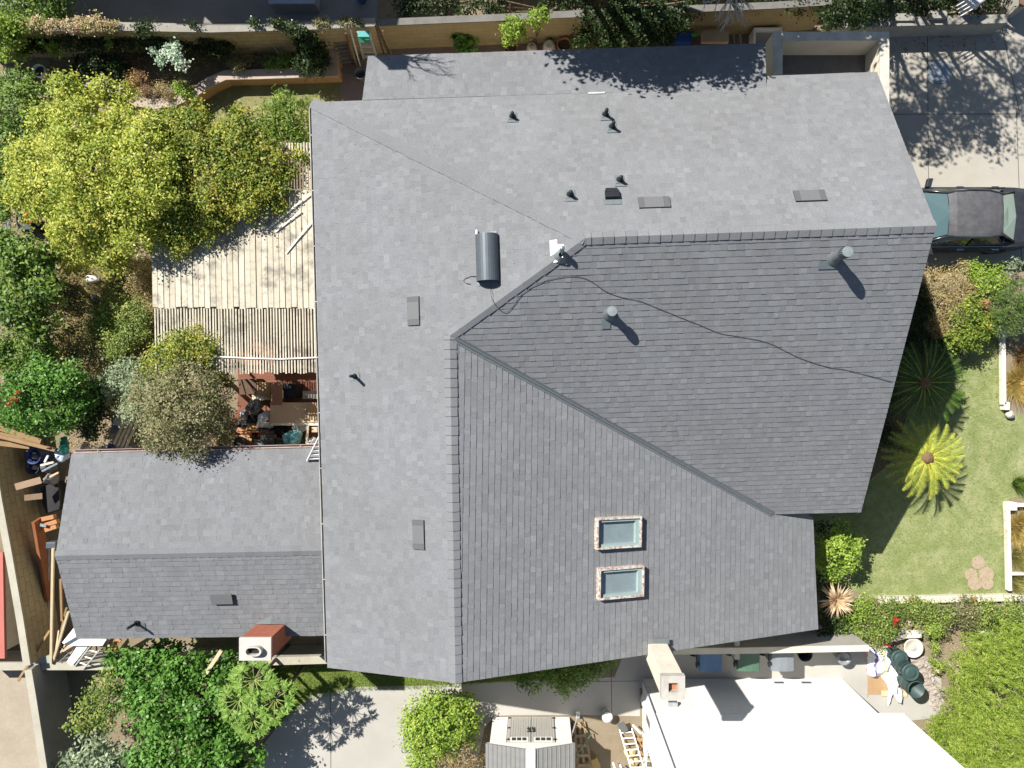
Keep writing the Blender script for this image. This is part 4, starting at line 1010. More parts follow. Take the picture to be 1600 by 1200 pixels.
# ================================================================== plank stack, top left
t = thing('pallet', 'rough ladder-like pallet of dark slats leaning beside the planter return', 'pallet', P(535, 90, 0))
for x0, x1 in ((521, 534), (541, 559)): g = MB(); g.bar(P(x1, 104, 0), P(x0, 57, .9), .05, .08); g.build('rail', m_beam, t)
for k in range(7): f_ = k / 7; g = MB(); g.bar(P(519 + 15 * f_, 61 + 42 * f_, .9 - .85 * f_), P(543 + 13 * f_, 58 + 43 * f_, .9 - .85 * f_), .09, .03); g.build('slat', mat('grey_slat', (.22, .19, .16), (.15, .13, .11), 5, .9), t)
for i, (a, b, w_, lab, mm) in enumerate((((558, 103), (536, 34), .05, 'longest bare timber leaning on the top wall beside the pallet', m_beam), ((563, 103), (545, 37), .03, 'thin white pole leaning on the top wall left of the stepladder', m_white), ((552, 100), (540, 52), .05, 'brown timber leaning between the pallet and the white pole', m_wood_dark), ((600, 84), (586, 38), .04, 'dark stake leaning right of the stepladder', m_wood_dark), ((612, 84), (598, 48), .025, 'crooked grey stick by the north wall', m_beam))):
    g = MB(); g.bar(P(a[0], a[1], 0.02), P(b[0], b[1], 1.66), w_, w_); solo(g, 'pole', mm, lab, 'pole')
for a, b, lab in (((402, 84), (392, 25), 'left white stake propped on the ivy wall'), ((471, 66), (456, 31), 'right white stake propped on the ivy wall')):
    g = MB(); g.tube([P(a[0] + 34 * (a[0] < 450), a[1], .35), P(b[0], b[1], 1.9)], .016, 8); solo(g, 'garden_stake', m_white, lab, 'stake', 'white stakes on the top wall')
c = P(562, 114, .38); t = thing('bucket', 'grey rimmed bucket standing by the north-west roof corner', 'bucket', (c.x, c.y, 0))
g = MB(); g.lathe((c.x, c.y, 0), [(.13, 0), (.16, .36), (.175, .38), (.15, .37), (.12, .06), (0, .06)], 20); g.build('body', m_vent, t, True)
def pot(name, px, py, zt, r, m, label, soil=True, group=None, cat='pot'):
    c = P(px, py, zt); t = thing(name, label, cat, (c.x, c.y, 0), group)
    g = MB(); g.lathe((c.x, c.y, 0), [(r * .68, 0), (r * .93, zt * .82), (r, zt * .83), (r, zt), (r * .88, zt), (r * .84, zt * .6), (0, zt * .6)], 24); g.build('body', m, t, True)
    if soil: g = MB(); g.lathe((c.x, c.y, 0), [(r * .86, zt * .78), (0, zt * .8)], 20); g.build('soil', mat('potting_soil', (.05, .04, .03), (.09, .07, .05), 20, .95), t)
    return c
pot('flower_pot', 882, 69, .40, .215, m_terra, 'empty terracotta pot, rightmost by the ochre wall')
pot('flower_pot', 798, 74, .42, .20, m_terra, 'terracotta pot with the tall lime green plant')
m_cream = mat('cream_glaze', (.46, .43, .37), (.38, .35, .30), 4, .6)
for px, py, lab, h_ in ((858, 69, 'speckled cream ceramic jar with two dark holes beside the empty pot', 1), (831, 72, 'smaller cream ceramic jar between the two potted plants', .85)):
    c = P(px, py, .4); t = thing('ceramic_jar', lab, 'jar', (c.x, c.y, 0))
    g = MB(); g.lathe((c.x, c.y, 0), [(.12 * h_, 0), (.19 * h_, .15), (.175 * h_, .32), (.13 * h_, .41), (.10 * h_, .42), (0, .40)], 22); g.build('body', m_cream, t, True)
    if h_ == 1:
        for s_ in (-1, 1): g = MB(); g.blob((c.x + s_ * .09, c.y + .03, .375), .04, .05, .03, 10, 6, 0); g.build('hole', m_black, t, True)
    else:
        g = MB(); g.tube([(c.x - .05, c.y, .42), (c.x, c.y + .04, .44), (c.x + .05, c.y, .42)], .012, 6); g.build('loop', m_black, t, True)
for x, y, lab, mm in ((17, 115, 'pale grey pot, left of the two behind the yellow tree', m_conc), (60, 110, 'white rimmed dark pot, right of the two behind the yellow tree', m_white)):
    pot('flower_pot', x, y, .45, .19, mm, lab)

# ================================================================== between the patio cover and the annex
m_plank2 = mat('brown_box_wood', (.36, .24, .13), (.30, .19, .10), 5)
t = thing('work_table', 'long tan plywood work table in the patio gap beside the eave', 'table', P(462, 645, 0)); zt = .85
m_ply = mat('tan_plywood', (.50, .38, .26), (.44, .31, .20), 4, .8)
a_, b_ = P(422, 629, zt), P(506, 660, zt); g = MB(); g.box(a_.x, b_.x, b_.y, a_.y, zt - .04, zt); g.build('tabletop', m_ply, t)
g = MB(); g.box(a_.x, b_.x, b_.y - .09, b_.y - .003, zt - .09, zt - .04); g.build('apron', m_board, t)
for x in (a_.x + .08, b_.x - .1):
    for y in (a_.y - .08, b_.y + .08): g = MB(); g.box(x - .035, x + .035, y - .035, y + .035, 0, zt - .04); g.build('leg', m_beam, t)
g = MB(); q = P(430, 622, .9); g.box(q.x - .13, q.x + .18, q.y - .2, q.y + .45, .82, .86); solo(g, 'crate_board', mat('reddish_board', (.30, .15, .09), (.22, .11, .07), 4), 'reddish board upright behind the work table', 'board')
g = MB(); q = P(490, 640, .95); g.box(q.x - .2, q.x + .16, q.y - .13, q.y + .12, zt + .002, zt + .12); solo(g, 'wooden_box', m_plank2, 'small plywood box at the eave end of the work table', 'box', bevel=.01)
g = MB(); q = P(455, 611, .3); g.box(q.x - .28, q.x + .26, q.y - .2, q.y + .22, .0, .55); solo(g, 'cabinet', m_black, 'black cabinet behind the work table under the lath shade', 'cabinet', bevel=.02)
g, c, a = saggy('rag', 437, 614, .58, .10, .18, .04, 8, None, '', 4); solo(g, 'rag', m_board, 'folded pale rag left of the black cabinet', 'rag', None, True)
def bag(px, py, z, r, h, m, label, seed, cat='bag', sq=1.0):
    c = P(px, py, z + h * .5); g = MB(); g.blob((c.x, c.y, z + h * .45), r, r * sq, h * .6, 22, 14, .22, seed, zmin=z); return solo(g, 'bag', m, label, cat, None, True)
m_whitebag = mat('white_plastic_bag', (.74, .75, .77), (.5, .51, .54), 6, .4)
bag(414, 657, .45, .23, .4, m_whitebag, 'white plastic bag with a red knot beside the table end', 2)
g = MB(); q = P(419, 658, .93); g.blob(q, .05, .035, .03, seed=3); solo(g, 'ribbon', mat('red_plastic', (.45, .03, .03), (.35, .02, .02), 6, .4), 'red knot on top of the white bag', 'ribbon')
bag(398, 636, .4, .21, .4, m_vent, 'large grey plastic bag behind the white bag', 7)
bag(381, 648, .3, .13, .3, mat('pale_grey_bag', (.42, .44, .46), (.35, .36, .38), 6, .4), 'small pale grey bag at the left of the bag pile', 8)
bag(399, 653, .1, .20, .3, m_black, 'black bag between the grey and white bags', 11)
bag(456, 686, .45, .24, .42, mat('turquoise_bag', (.12, .42, .48), (.34, .56, .60), 5, .4, lo=.42, hi=.58), 'turquoise and white shopping bag by the annex gutter', 5)
bag(465, 677, .5, .12, .35, mat('turquoise_bag', (0, 0, 0)), 'small turquoise bundle above the shopping bag', 6)
bag(490, 692, .6, .17, .4, m_whitebag, 'torn white bag under the leaning white ladder', 12)
g = MB(); q = P(491, 672, 1.0); g.box(q.x - .10, q.x + .1, q.y - .07, q.y + .08, .85, 1.0); solo(g, 'stool', m_ply, 'small tan stool seat beside the white ladder', 'stool', bevel=.03)
g = MB(); g.bar(P(479, 697, .9), P(481, 666, 1.1), .06, .04); solo(g, 'stick', m_board, 'short pale post between the turquoise bag and the ladder', 'post')
g = MB(); g.obox(P(468, 669, .75), (1, .6, 0), (-.6, 1, 0), (0, 0, 1), .17, .14, .02); solo(g, 'tile', m_conc, 'tilted grey slab behind the turquoise bag', 'slab')
g = MB(); g.tube([P(370, 674, .55), P(405, 675, .6), P(443, 687, .6)], .018, 8); solo(g, 'broom_handle', mat('rusty_red', (.32, .09, .05), (.24, .07, .04), 6), 'rusty red pole running toward the turquoise bag', 'pole')
bag(396, 668, .2, .2, .25, mat('orange_rags', (.52, .30, .10), (.40, .24, .13), 9, .8), 'heap of orange and cream rags below the white bag', 21, 'rags', .5)
g = MB(); g.bar(P(371, 671, .4), P(392, 680, .4), .14, .05); solo(g, 'board', mat('orange_wood', (.42, .20, .09), (.33, .15, .07), 5), 'orange board under the rag heap', 'board')
for x, y, lab, mm in ((347, 692, 'tan clay pipe pot left of the pair by the annex gutter', m_ply), (372, 692, 'dark grey clay pot right of the pair by the annex gutter', m_ventdark)):
    pot('flower_pot', x, y, .5, .19, mm, lab, True)
t = thing('garden_chair', 'black metal chair frame below the work table', 'chair', P(418, 682, 0)); q = P(418, 682, .45)
for dx in (-.2, .2):
    for dy in (-.2, .2): g = MB(); g.tube([(q.x + dx, q.y + dy, 0), (q.x + dx * .95, q.y + dy * .95, .45 if dy < 0 else .85)], .012, 6); g.build('leg', m_black, t)
g = MB(); g.box(q.x - .2, q.x + .2, q.y - .2, q.y + .2, .43, .455); g.build('seat', m_ventdark, t)
g = MB(); g.box(q.x - .19, q.x + .19, q.y + .18, q.y + .2, .6, .84); g.build('backrest', m_ventdark, t)

for x, y, z, sx, sy, h_, rz, mm, lab in (
    (388, 604, .02, .50, .42, .5, 4, m_wood_dark, 'dark brown chest against the olive tree under the laths'), (409, 607, .02, .30, .36, .62, 0, m_plank2, 'brown drawer unit left of the reddish board'),
    (404, 621, .02, .34, .16, .55, 2, m_board, 'cream lidded box above the grey plastic bag'), (489, 617, .02, .55, .22, .7, 0, m_grey, 'grey slatted crate at the eave behind the work table'),
    (386, 660, .02, .28, .24, .3, 20, m_black, 'black crate between the bag pile and the rags'), (384, 684, .02, .36, .22, .22, -12, m_plank2, 'brown tray under the rusty red pole'),
    (432, 672, .02, .40, .22, .35, 0, m_black, 'black box in the shade under the work table edge'), (440, 691, .02, .3, .2, .4, 6, m_dgreen, 'dark green box left of the turquoise bag'),
    (408, 692, .02, .34, .18, .3, -4, m_vent, 'grey box by the annex gutter below the chair'), (474, 688, .02, .2, .24, .5, 10, m_wood_dark, 'dark wooden block right of the turquoise bag')):
    c = P(x, y, z + h_); g = MB(); g.rbox((c.x, c.y, z), sx, sy, h_, rz); g.rbox((c.x, c.y, z + h_ + .001), sx * 1.04, sy * 1.04, .025, rz)
    solo(g, 'storage_box', mm, lab, 'box')
bag(378, 668, .05, .2, .3, m_black, 'glossy black bag at the left edge of the patio clutter', 91); bag(424, 683, .05, .16, .22, m_metal, 'crumpled silver sheet under the chair', 92, 'scrap'); bag(468, 698, .3, .12, .25, m_terra, 'small rusty bundle below the tilted slab', 93, 'bundle')

# ================================================================== junk strip left of the annex
m_plank = mat('brown_plank', (.30, .195, .10), (.23, .145, .075), 4, .8)
for i, (a, b, w_, z, lab) in enumerate((((-40, 655), (64, 690), .14, 1.5, 'upper brown plank of the stack on the left wall'), ((-40, 668), (66, 695), .12, 1.45, 'second brown plank of the stack on the left wall'), ((-40, 672), (86, 703), .10, 1.52, 'longest brown plank of the stack, its end at the blue bucket'), ((-40, 688), (46, 698), .13, 1.42, 'lowest brown plank of the stack on the left wall'))):
    g = MB(); g.bar(P(a[0], a[1], z), P(b[0], b[1], z - .3), w_, .045); solo(g, 'plank', m_plank, lab, 'plank', 'planks stacked on the left wall')
g = MB(); g.bar(P(24, 761, 1.2), P(64, 750, .9), .19, .05); solo(g, 'plank', mat('pinkish_timber', (.40, .28, .19), (.33, .23, .15), 5), 'upper short wide board sticking out over the left wall', 'plank')
g = MB(); g.bar(P(38, 778, 1.15), P(66, 775, .9), .16, .05); solo(g, 'plank', MATS['pinkish_timber'], 'lower short wide board sticking out over the left wall', 'plank')
m_blue = mat('deep_blue_plastic', (.035, .055, .16), (.03, .045, .12), 5, .45)
c = P(51, 713, .7); t = thing('bucket', 'deep blue tub below the plank stack', 'bucket', (c.x, c.y, 0)); g = MB(); g.lathe((c.x, c.y, 0), [(.17, 0), (.22, .68), (.24, .7), (.2, .69), (.17, .45), (0, .45)], 20); g.build('body', m_blue, t, True)
g = MB(); g.blob((c.x, c.y, .55), .13, .12, .12, seed=8); g.build('contents', m_vent, t, True)
c = P(49, 731, .6); t = thing('bucket', 'dark blue pail holding a stone below the blue tub', 'bucket', (c.x, c.y, 0)); g = MB(); g.lathe((c.x, c.y, 0), [(.15, 0), (.18, .55), (.20, .57), (.17, .56), (.14, .3), (0, .3)], 20); g.build('body', mat('navy_plastic', (.03, .05, .09), (.025, .04, .07), 5, .5), t, True)
g = MB(); g.blob((c.x, c.y, .42), .10, .09, .1, seed=18); g.build('contents', m_ply, t, True)
bag(100, 697, .9, .12, .25, mat('teal_bottle', (.03, .20, .16), (.05, .28, .22), 12, .35), 'dark teal printed bag at the tip of the longest plank', 31, 'bag', 2.0)
bag(97, 711, .8, .19, .2, mat('pale_blue_rag', (.45, .50, .62), (.30, .35, .46), 7, .6), 'pale blue crumpled sheet by the annex roof corner', 33)
bag(76, 730, .5, .20, .25, m_ventdark, 'dark heap of mixed scrap beside the blue pail', 35, 'scrap', .8)
for i, (a, b, z) in enumerate((((64, 727), (84, 722), .85), ((66, 736), (90, 724), .82), ((78, 745), (92, 738), .8), ((70, 722), (75, 712), .85))):
    g = MB(); g.bar(P(a[0], a[1], z), P(b[0], b[1], z + .08), .05, .04); solo(g, 'scrap_piece', (m_board, m_metal, m_ply, m_white)[i], ('cream offcut on the dark scrap heap', 'grey metal offcut on the dark scrap heap', 'tan offcut low on the dark scrap heap', 'white stub on top of the dark scrap heap')[i], 'offcut')
bag(80, 748, .3, .17, .4, mat('grey_sack', (.22, .21, .20), (.16, .15, .14), 6, .8), 'grey sack below the scrap heap', 39)
g = MB(); V = [(63, 762), (90, 752), (96, 770), (94, 795), (82, 800), (72, 802), (66, 785)]; g.slab([P(x, y, .35 + .06 * (i % 2)) for i, (x, y) in enumerate(V)][::-1], .3); solo(g, 'tarp', mat('black_tarp', (.014, .014, .016), (.025, .025, .028), 6, .5), 'black tarp beside the annex under the two short boards', 'tarp')
m_ot = mat('orange_timber', (.40, .19, .08), (.32, .15, .065), 5, .75)
for a, b, lab in (((67, 811), (86, 807), 'top orange timber block of three by the annex'), ((72, 820), (91, 814), 'middle orange timber block of three by the annex'), ((72, 828), (90, 822), 'bottom orange timber block of three by the annex')):
    g = MB(); g.bar(P(a[0], a[1], .8), P(b[0], b[1], .8), .12, .14); solo(g, 'timber_block', m_ot, lab, 'timber', 'orange timber blocks by the annex', bevel=.006)
g = MB(); g.bar(P(58, 812, .9), P(79, 935, .25), .08, .35); solo(g, 'board', mat('red_brown_board', (.27, .10, .045), (.20, .075, .035), 4, .6), 'long red-brown board leaning on the tan wall', 'board')
g = MB(); g.bar(P(63, 820, .95), P(72, 822, .95), .08, .02); solo(g, 'metal_bracket', m_metal, 'shiny bracket beside the orange timber blocks', 'bracket')
g = MB(); q = P(79, 853, 1.0); g.box(q.x - .14, q.x + .14, q.y - .08, q.y + .1, .75, 1.0); solo(g, 'tool_box', mat('slate_plastic', (.07, .085, .10), (.06, .07, .08), 5, .5), 'dark slate box at the annex ridge end', 'box', bevel=.02)
m_lum = mat('raw_lumber', (.50, .415, .27), (.44, .36, .23), 4, .75)
for i, (a, za, b, zb, w_, mm, lab) in enumerate((
    ((83, 857), 1.9, (80, 1037), 1.0, .065, m_lum, 'tallest pale post standing straight along the annex end'),
    ((107, 956), 2.0, (83, 1034), .95, .06, m_lum, 'pale post slanting from the annex corner to the garden wall'),
    ((104, 950), 1.4, (90, 1010), .3, .05, m_plank, 'dark slanting lath behind the pale slanting post'),
    ((75, 858), .5, (74, 1000), .2, .07, mat('grey_lumber', (.30, .285, .26), (.24, .23, .21), 5), 'grey board lying along the annex end'),
    ((95, 905), 1.0, (97, 970), .6, .06, m_plank, 'brown board edge tucked under the annex eave'),
    ((78, 985), .95, (28, 1064), 1.05, .06, m_plank, 'brown batten crossing over the corner of the walls'),
    ((92, 985), .8, (85, 1032), .95, .035, m_lum, 'thin lath leaning beside the pale posts'),
    ((112, 1016), 1.0, (92, 1035), 1.0, .03, m_vent, 'grey rod pointing at the garden wall'),
    ((112, 990), .9, (90, 1028), .6, .04, m_ply, 'tan strip fanned out below the pale slanting post'))):
    g = MB(); g.bar(P(a[0], a[1], za), P(b[0], b[1], zb), w_, w_ * .8); solo(g, 'timber', mm, lab, 'timber')
for V, z, lab in ((((97, 1004), (116, 980), (120, 998), (166, 999), (160, 1009), (103, 1009)), 1.2, 'white panel tucked under the annex corner'), (((104, 1034), (121, 1009), (138, 1009), (112, 1041)), 1.05, 'white panel lying beside the stepladder')):
    g = MB(); g.slab([P(x, y, z) for x, y in V][::-1], .03); solo(g, 'panel', m_white, lab, 'panel')
g = MB(); g.slab([P(x, y, 1.0) for x, y in ((96, 1018), (108, 1006), (120, 1008), (110, 1022))][::-1], .03); solo(g, 'panel', m_ply, 'brown board under the white panels', 'panel')
g = MB(); g.slab([P(x, y, 1.0) for x, y in ((50, 1037), (66, 1026), (78, 1024), (78, 1036))][::-1], .02); solo(g, 'wire_mesh', mat('dull_mesh', (.30, .33, .30), (.22, .24, .22), 20, .7), 'dull green-grey mesh sheet on the corner of the walls', 'mesh')
for a, b, lab in (((170, 1019), (187, 998), 'reddish plank end poking out from under the annex eave'), ((172, 1021), (184, 1013), 'tan offcut beside the reddish plank end')):
    g = MB(); g.bar(P(a[0], a[1], .9), P(b[0], b[1], .9), .14, .05); solo(g, 'plank', m_ot if 'red' in lab else m_ply, lab, 'plank')
bag(163, 1005, .7, .14, .2, mat('wire_tangle', (.16, .15, .14), (.26, .24, .22), 25, .8), 'tangled grey wire beside the stepladder', 55, 'wire', .8)
# timber lying in the hedge
g = MB(); g.bar(P(322, 1052, 1.7), P(346, 1016, 1.75), .10, .05); solo(g, 'plank', m_lum, 'pale plank lying on the glossy hedge', 'plank')
g = MB(); g.bar(P(443, 1043, .5), P(468, 1032, .95), .04, .04); solo(g, 'stick', m_plank, 'short stick leaning on the garden wall by the papaya', 'stick')

# ================================================================== clutter by the white house
def pallet(pts, label, m, z0=.0, dz=.1):
    t = thing('pallet', label, 'pallet', P(*pts[0], 0)); a, b, c, d = [P(x, y, z0) for x, y in pts]
    for f_ in (0, .5, 1): g = MB(); g.bar(a + (d - a) * f_ + Vector((0, 0, .05)), b + (c - b) * f_ + Vector((0, 0, .05 + dz)), .07, .08); g.build('stringer', m, t)
    for k in range(6): f_ = (k + .3) / 6; g = MB(); g.bar(a + (b - a) * f_ + Vector((0, 0, .11 + dz * f_)), d + (c - d) * f_ + Vector((0, 0, .11 + dz * f_)), .09, .02); g.build('slat', m, t)
pallet([(897, 1128), (903, 1205), (925, 1205), (912, 1126)], 'rough wooden pallet leaning beside the plastic shed', m_beam, 0, .5)
pallet([(990, 1150), (1003, 1205), (1018, 1205), (1003, 1150)], 'brown pallet behind the white ladder by the white wall', m_plank, 0, .1)
for a, za, b, zb, w_, mm, lab in (((904, 1115), .1, (893, 1150), 1.0, .03, m_alu, 'silver-headed spade leaning on the shed corner'), ((925, 1146), .1, (900, 1180), 1.1, .03, mat('green_handle', (.10, .20, .15), (.08, .16, .12), 6, .5), 'green-handled rake leaning beside the pallet'), ((906, 1130), .1, (918, 1144), .5, .03, m_beam, 'short forked stick in front of the pallet')):
    g = MB(); g.tube([P(a[0], a[1], za), P(b[0], b[1], zb)], w_ * .6, 8); solo(g, 'garden_tool', mm, lab, 'tool')
g = MB(); g.obox(P(903, 1117, .12), (1, 0, 0), (0, 1, .2), (0, 0, 1), .06, .11, .012); solo(g, 'spade_blade', m_alu, 'bright spade blade lying on the path edge', 'spade')
g = MB(); g.obox(P(973, 1136, .25), (1, .5, .2), (-.5, 1, .4), (0, -.3, 1), .11, .18, .015); solo(g, 'dustpan', m_vent, 'grey metal dustpan at the foot of the white ladder', 'dustpan')
g = MB(); g.bar(P(912, 1200, .2), P(935, 1190, .2), .3, .15); solo(g, 'crate', mat('yellow_wood', (.42, .31, .12), (.35, .25, .09), 5), 'yellowish crate at the bottom edge beside the pallet', 'crate')
for i, (x, y, r_) in enumerate(((984, 1177, .17), (991, 1190, .14))):
    g = MB(); g.blob(P(x, y, .2), r_, r_ * .8, .1, 14, 8, .2, 40 + i); solo(g, 'sack', mat('straw_bag', (.55, .45, .24), (.42, .30, .12), 8, .8), ('upper straw-coloured lump behind the ladder rungs', 'lower straw-coloured lump behind the ladder rungs')[i], 'sack', None, True)
for a, b, lab in (((989, 1133), (1002, 1146), 'white stick leaning at the top of the pallet by the white wall'), ((958, 1192), (962, 1205), 'left white stub at the bottom edge by the ladder'), ((969, 1195), (973, 1206), 'right white stub at the bottom edge by the ladder')):
    g = MB(); g.bar(P(a[0], a[1], .3), P(b[0], b[1], .6), .05, .04); solo(g, 'stick', m_white, lab, 'stick')
g = MB(); g.blob(P(1012, 1095, .35), .2, .25, .35, seed=60, jit=.05, zmin=0); solo(g, 'water_heater_cover', m_whitewall, 'white rounded cover against the corner of the white house', 'cover', None, True)

# ================================================================== far left yard
g = MB(); g.blob(P(42, 340, .6), .22, .16, .16, 16, 10, .08, 3); t = thing('lawn_mower', 'red garden machine between the two trees on the left', 'mower', P(45, 345, 0)); g.build('engine_cover', mat('red_enamel', (.45, .025, .02), (.36, .02, .02), 5, .35), t, True)
g = MB(); q = P(48, 350, .4); g.box(q.x - .3, q.x + .32, q.y - .16, q.y + .1, .15, .42); g.build('deck', m_black, t); g = MB(); g.tube([P(34, 349, .62), P(66, 346, .66)], .03, 8); g.build('handle', MATS['red_enamel'], t)
for s_ in (-1, 1): g = MB(); g.lathe((q.x + s_ * .24, q.y - .2, .14), [(0, -.03), (.13, -.03), (.14, 0), (.13, .03), (0, .03)], 16, (0, 1, 0)); g.build('wheel', m_tyre, t)
for i, x in enumerate((9, 15)): g = MB(); g.tube([P(x, 310, 1.0), P(x + 1, 372, .9)], .028, 8); solo(g, 'metal_pipe', m_metal, ('left grey pipe lying beside the red machine', 'second grey pipe, right of the first beside the red machine')[i], 'pipe')
g = MB(); g.bar(P(27, 322, .8), P(31, 354, .8), .13, .04); solo(g, 'board', m_vent, 'grey board end next to the red machine', 'board')
c = P(143, 435, .18); t = thing('water_jug', 'white plastic jug lying on the dry grass', 'jug', (c.x, c.y, 0)); g = MB(); g.lathe((c.x - .17, c.y, .11), [(0, 0), (.10, .01), (.11, .05), (.11, .22), (.06, .28), (.035, .34), (0, .34)], 16, (1, -.1, 0)); g.build('body', m_white, t, True)
g = MB(); g.box(c.x + .06, c.x + .2, c.y - .06, c.y + .02, .1, .14); g.build('label', m_vent, t)
g = MB(); c = P(145, 468, .1); g.lathe((c.x, c.y, 0), [(.13, 0), (.14, .06), (.10, .1), (.04, .12), (0, .12)], 18); solo(g, 'pot_lid', mat('slate_lid', (.09, .10, .12), (.07, .08, .09), 6, .5), 'dark slate disc on the dry grass below the jug', 'lid', None, True)
for i, (a, b) in enumerate((((178, 694), (206, 634)), ((184, 697), (213, 633)), ((190, 700), (214, 642)), ((196, 700), (218, 650)))):
    g = MB(); g.bar(P(a[0], a[1], .6), P(b[0], b[1], .8), .06, .03); solo(g, 'lath', m_lum, ('outermost pale lath of the bundle left of the olive tree', 'second pale lath of the bundle left of the olive tree', 'third pale lath of the bundle left of the olive tree', 'innermost pale lath of the bundle beside the olive tree')[i], 'lath', 'lath bundle by the olive tree')
for i, (x, y, m_, lab) in enumerate(((184, 658, m_conc, 'round grey lid left of the lath bundle'), (179, 672, m_vent, 'lower dark grey lid left of the lath bundle'))):
    g = MB(); c = P(x, y, .3); g.lathe((c.x, c.y, 0), [(.14, 0), (.15, .26), (.13, .29), (0, .30)], 18); solo(g, 'bucket', m_, lab, 'bucket', None, True)
bag(174, 700, .5, .12, .15, m_blue, 'small blue bundle at the annex gutter', 70); bag(196, 700, .5, .17, .12, mat('slate_blue_bag', (.22, .28, .33), (.16, .2, .24), 6, .5), 'slate blue bag beside the blue bundle at the gutter', 71, 'bag', .5)
bag(133, 699, .4, .14, .15, mat('pale_pink_scrap', (.50, .38, .33), (.4, .3, .26), 9, .8), 'pale pink rubble by the annex gutter', 72, 'rubble')

# ================================================================== along the top edge
t = thing('storage_crate', 'white framed plastic crate in the shade by the stucco box', 'crate', P(1200, 55, 0)); a_, b_ = P(1178, 43, .5), P(1222, 70, .5)
for (x0, x1, y0, y1) in ((a_.x, b_.x, a_.y - .05, a_.y), (a_.x, a_.x + .05, b_.y, a_.y - .05), (b_.x - .05, b_.x, b_.y, a_.y - .05), (a_.x, b_.x, b_.y - .05, b_.y)): g = MB(); g.box(x0, x1, y0, y1, 0, .5); g.build('side', m_white, t)
g = MB(); g.box(a_.x + .05, b_.x - .05, b_.y, a_.y - .05, .2, .3); g.build('contents', mat('beige_cloth', (.35, .33, .30), (.28, .26, .24), 5), t)
g = MB(); a_, b_ = P(1097, 49, .55), P(1139, 65, .55); g.box(a_.x, b_.x, b_.y, a_.y, .4, .55); solo(g, 'wooden_board', m_ply, 'brown board on the shaded junk by the top wall', 'board')
g = MB(); a_, b_ = P(1056, 49, .45), P(1080, 66, .45); g.box(a_.x, b_.x, b_.y, a_.y, 0, .45); solo(g, 'storage_box', mat('bright_blue_plastic', (.03, .10, .42), (.025, .08, .33), 4, .4), 'bright blue box in the shade beside the vines', 'box', bevel=.02)
g = MB(); g.blob(P(1085, 54, .5), .1, .07, .1, seed=81); solo(g, 'watering_can', mat('bright_green_plastic', (.03, .30, .05), (.025, .24, .04), 5, .4), 'bright green bundle beside the blue box', 'bundle', None, True)
for i, x in enumerate((1146, 1156)): g = MB(); g.bar(P(x, 52, .6), P(x + 2, 72, .1), .05, .03); solo(g, 'stick', m_vent, ('left grey leg of the junk beside the crate', 'right grey leg of the junk beside the crate')[i], 'stick')
g = MB(); g.rbox(P(1508, 11, .7), .52, .40, .5, 30)
t = thing('laundry_basket', 'white plastic basket on the hedge behind the driveway wall', 'basket', P(1508, 11, 0)); g.build('body', mat('white_basket', (.55, .55, .58), (.46, .46, .49), 6, .6), t, False, None, .05)
for k in range(4): g2 = MB(); a = R(30); o_ = P(1508, 11, 1.21); d = Vector((math.cos(a), math.sin(a), 0)); s_ = Vector((-d.y, d.x, 0)); g2.bar(o_ + s_ * (k - 1.5) * .1 - d * .24, o_ + s_ * (k - 1.5) * .1 + d * .24, .02, .02); g2.build('rib', m_white, t)
t = thing('air_conditioner', 'pale blue box at the neighbour yard edge near the top', 'box', P(453, 2, 0)); g = MB(); a_, b_ = P(419, -26, .5), P(492, 6, .5); g.box(a_.x, b_.x, b_.y, a_.y, 0, .5); g.build('body', mat('pale_blue_box', (.30, .36, .43), (.24, .3, .36), 5, .6), t, False, None, .02)
g = MB(); g.lathe(P(566, 0, 0), [(.13, 0), (.16, .35), (.13, .33), (0, .2)], 18); solo(g, 'bucket', mat('sky_blue_plastic', (.06, .17, .33), (.05, .14, .27), 5, .4), 'blue bucket on the neighbour yard at the top edge', 'bucket', None, True)
t = thing('wire_rack', 'grey slatted rack leaning on the ivy wall in the neighbour yard', 'rack', P(140, 20, 0))
for k in range(6): g = MB(); g.bar(P(131, 27 - k * 4, .5), P(149 - k * 2.6, 31 - k * 4.2, .5), .03, .03); g.build('slat', m_metal, t)
g = MB(); g.bar(P(131, 30, .52), P(132, 2, .52), .03, .03); g.build('rail', m_metal, t)
# utility lid on the drive
g = MB(); c = P(1468, 113, 0); pr = []
g.lathe((c.x, c.y, .009), [(.36, 0), (.35, .02), (0, .022)], 22); solo(g, 'drain_cover', mat('blue_grey_lid', (.25, .29, .33), (.2, .24, .28), 5, .6), 'round blue-grey cover on the driveway', 'cover')
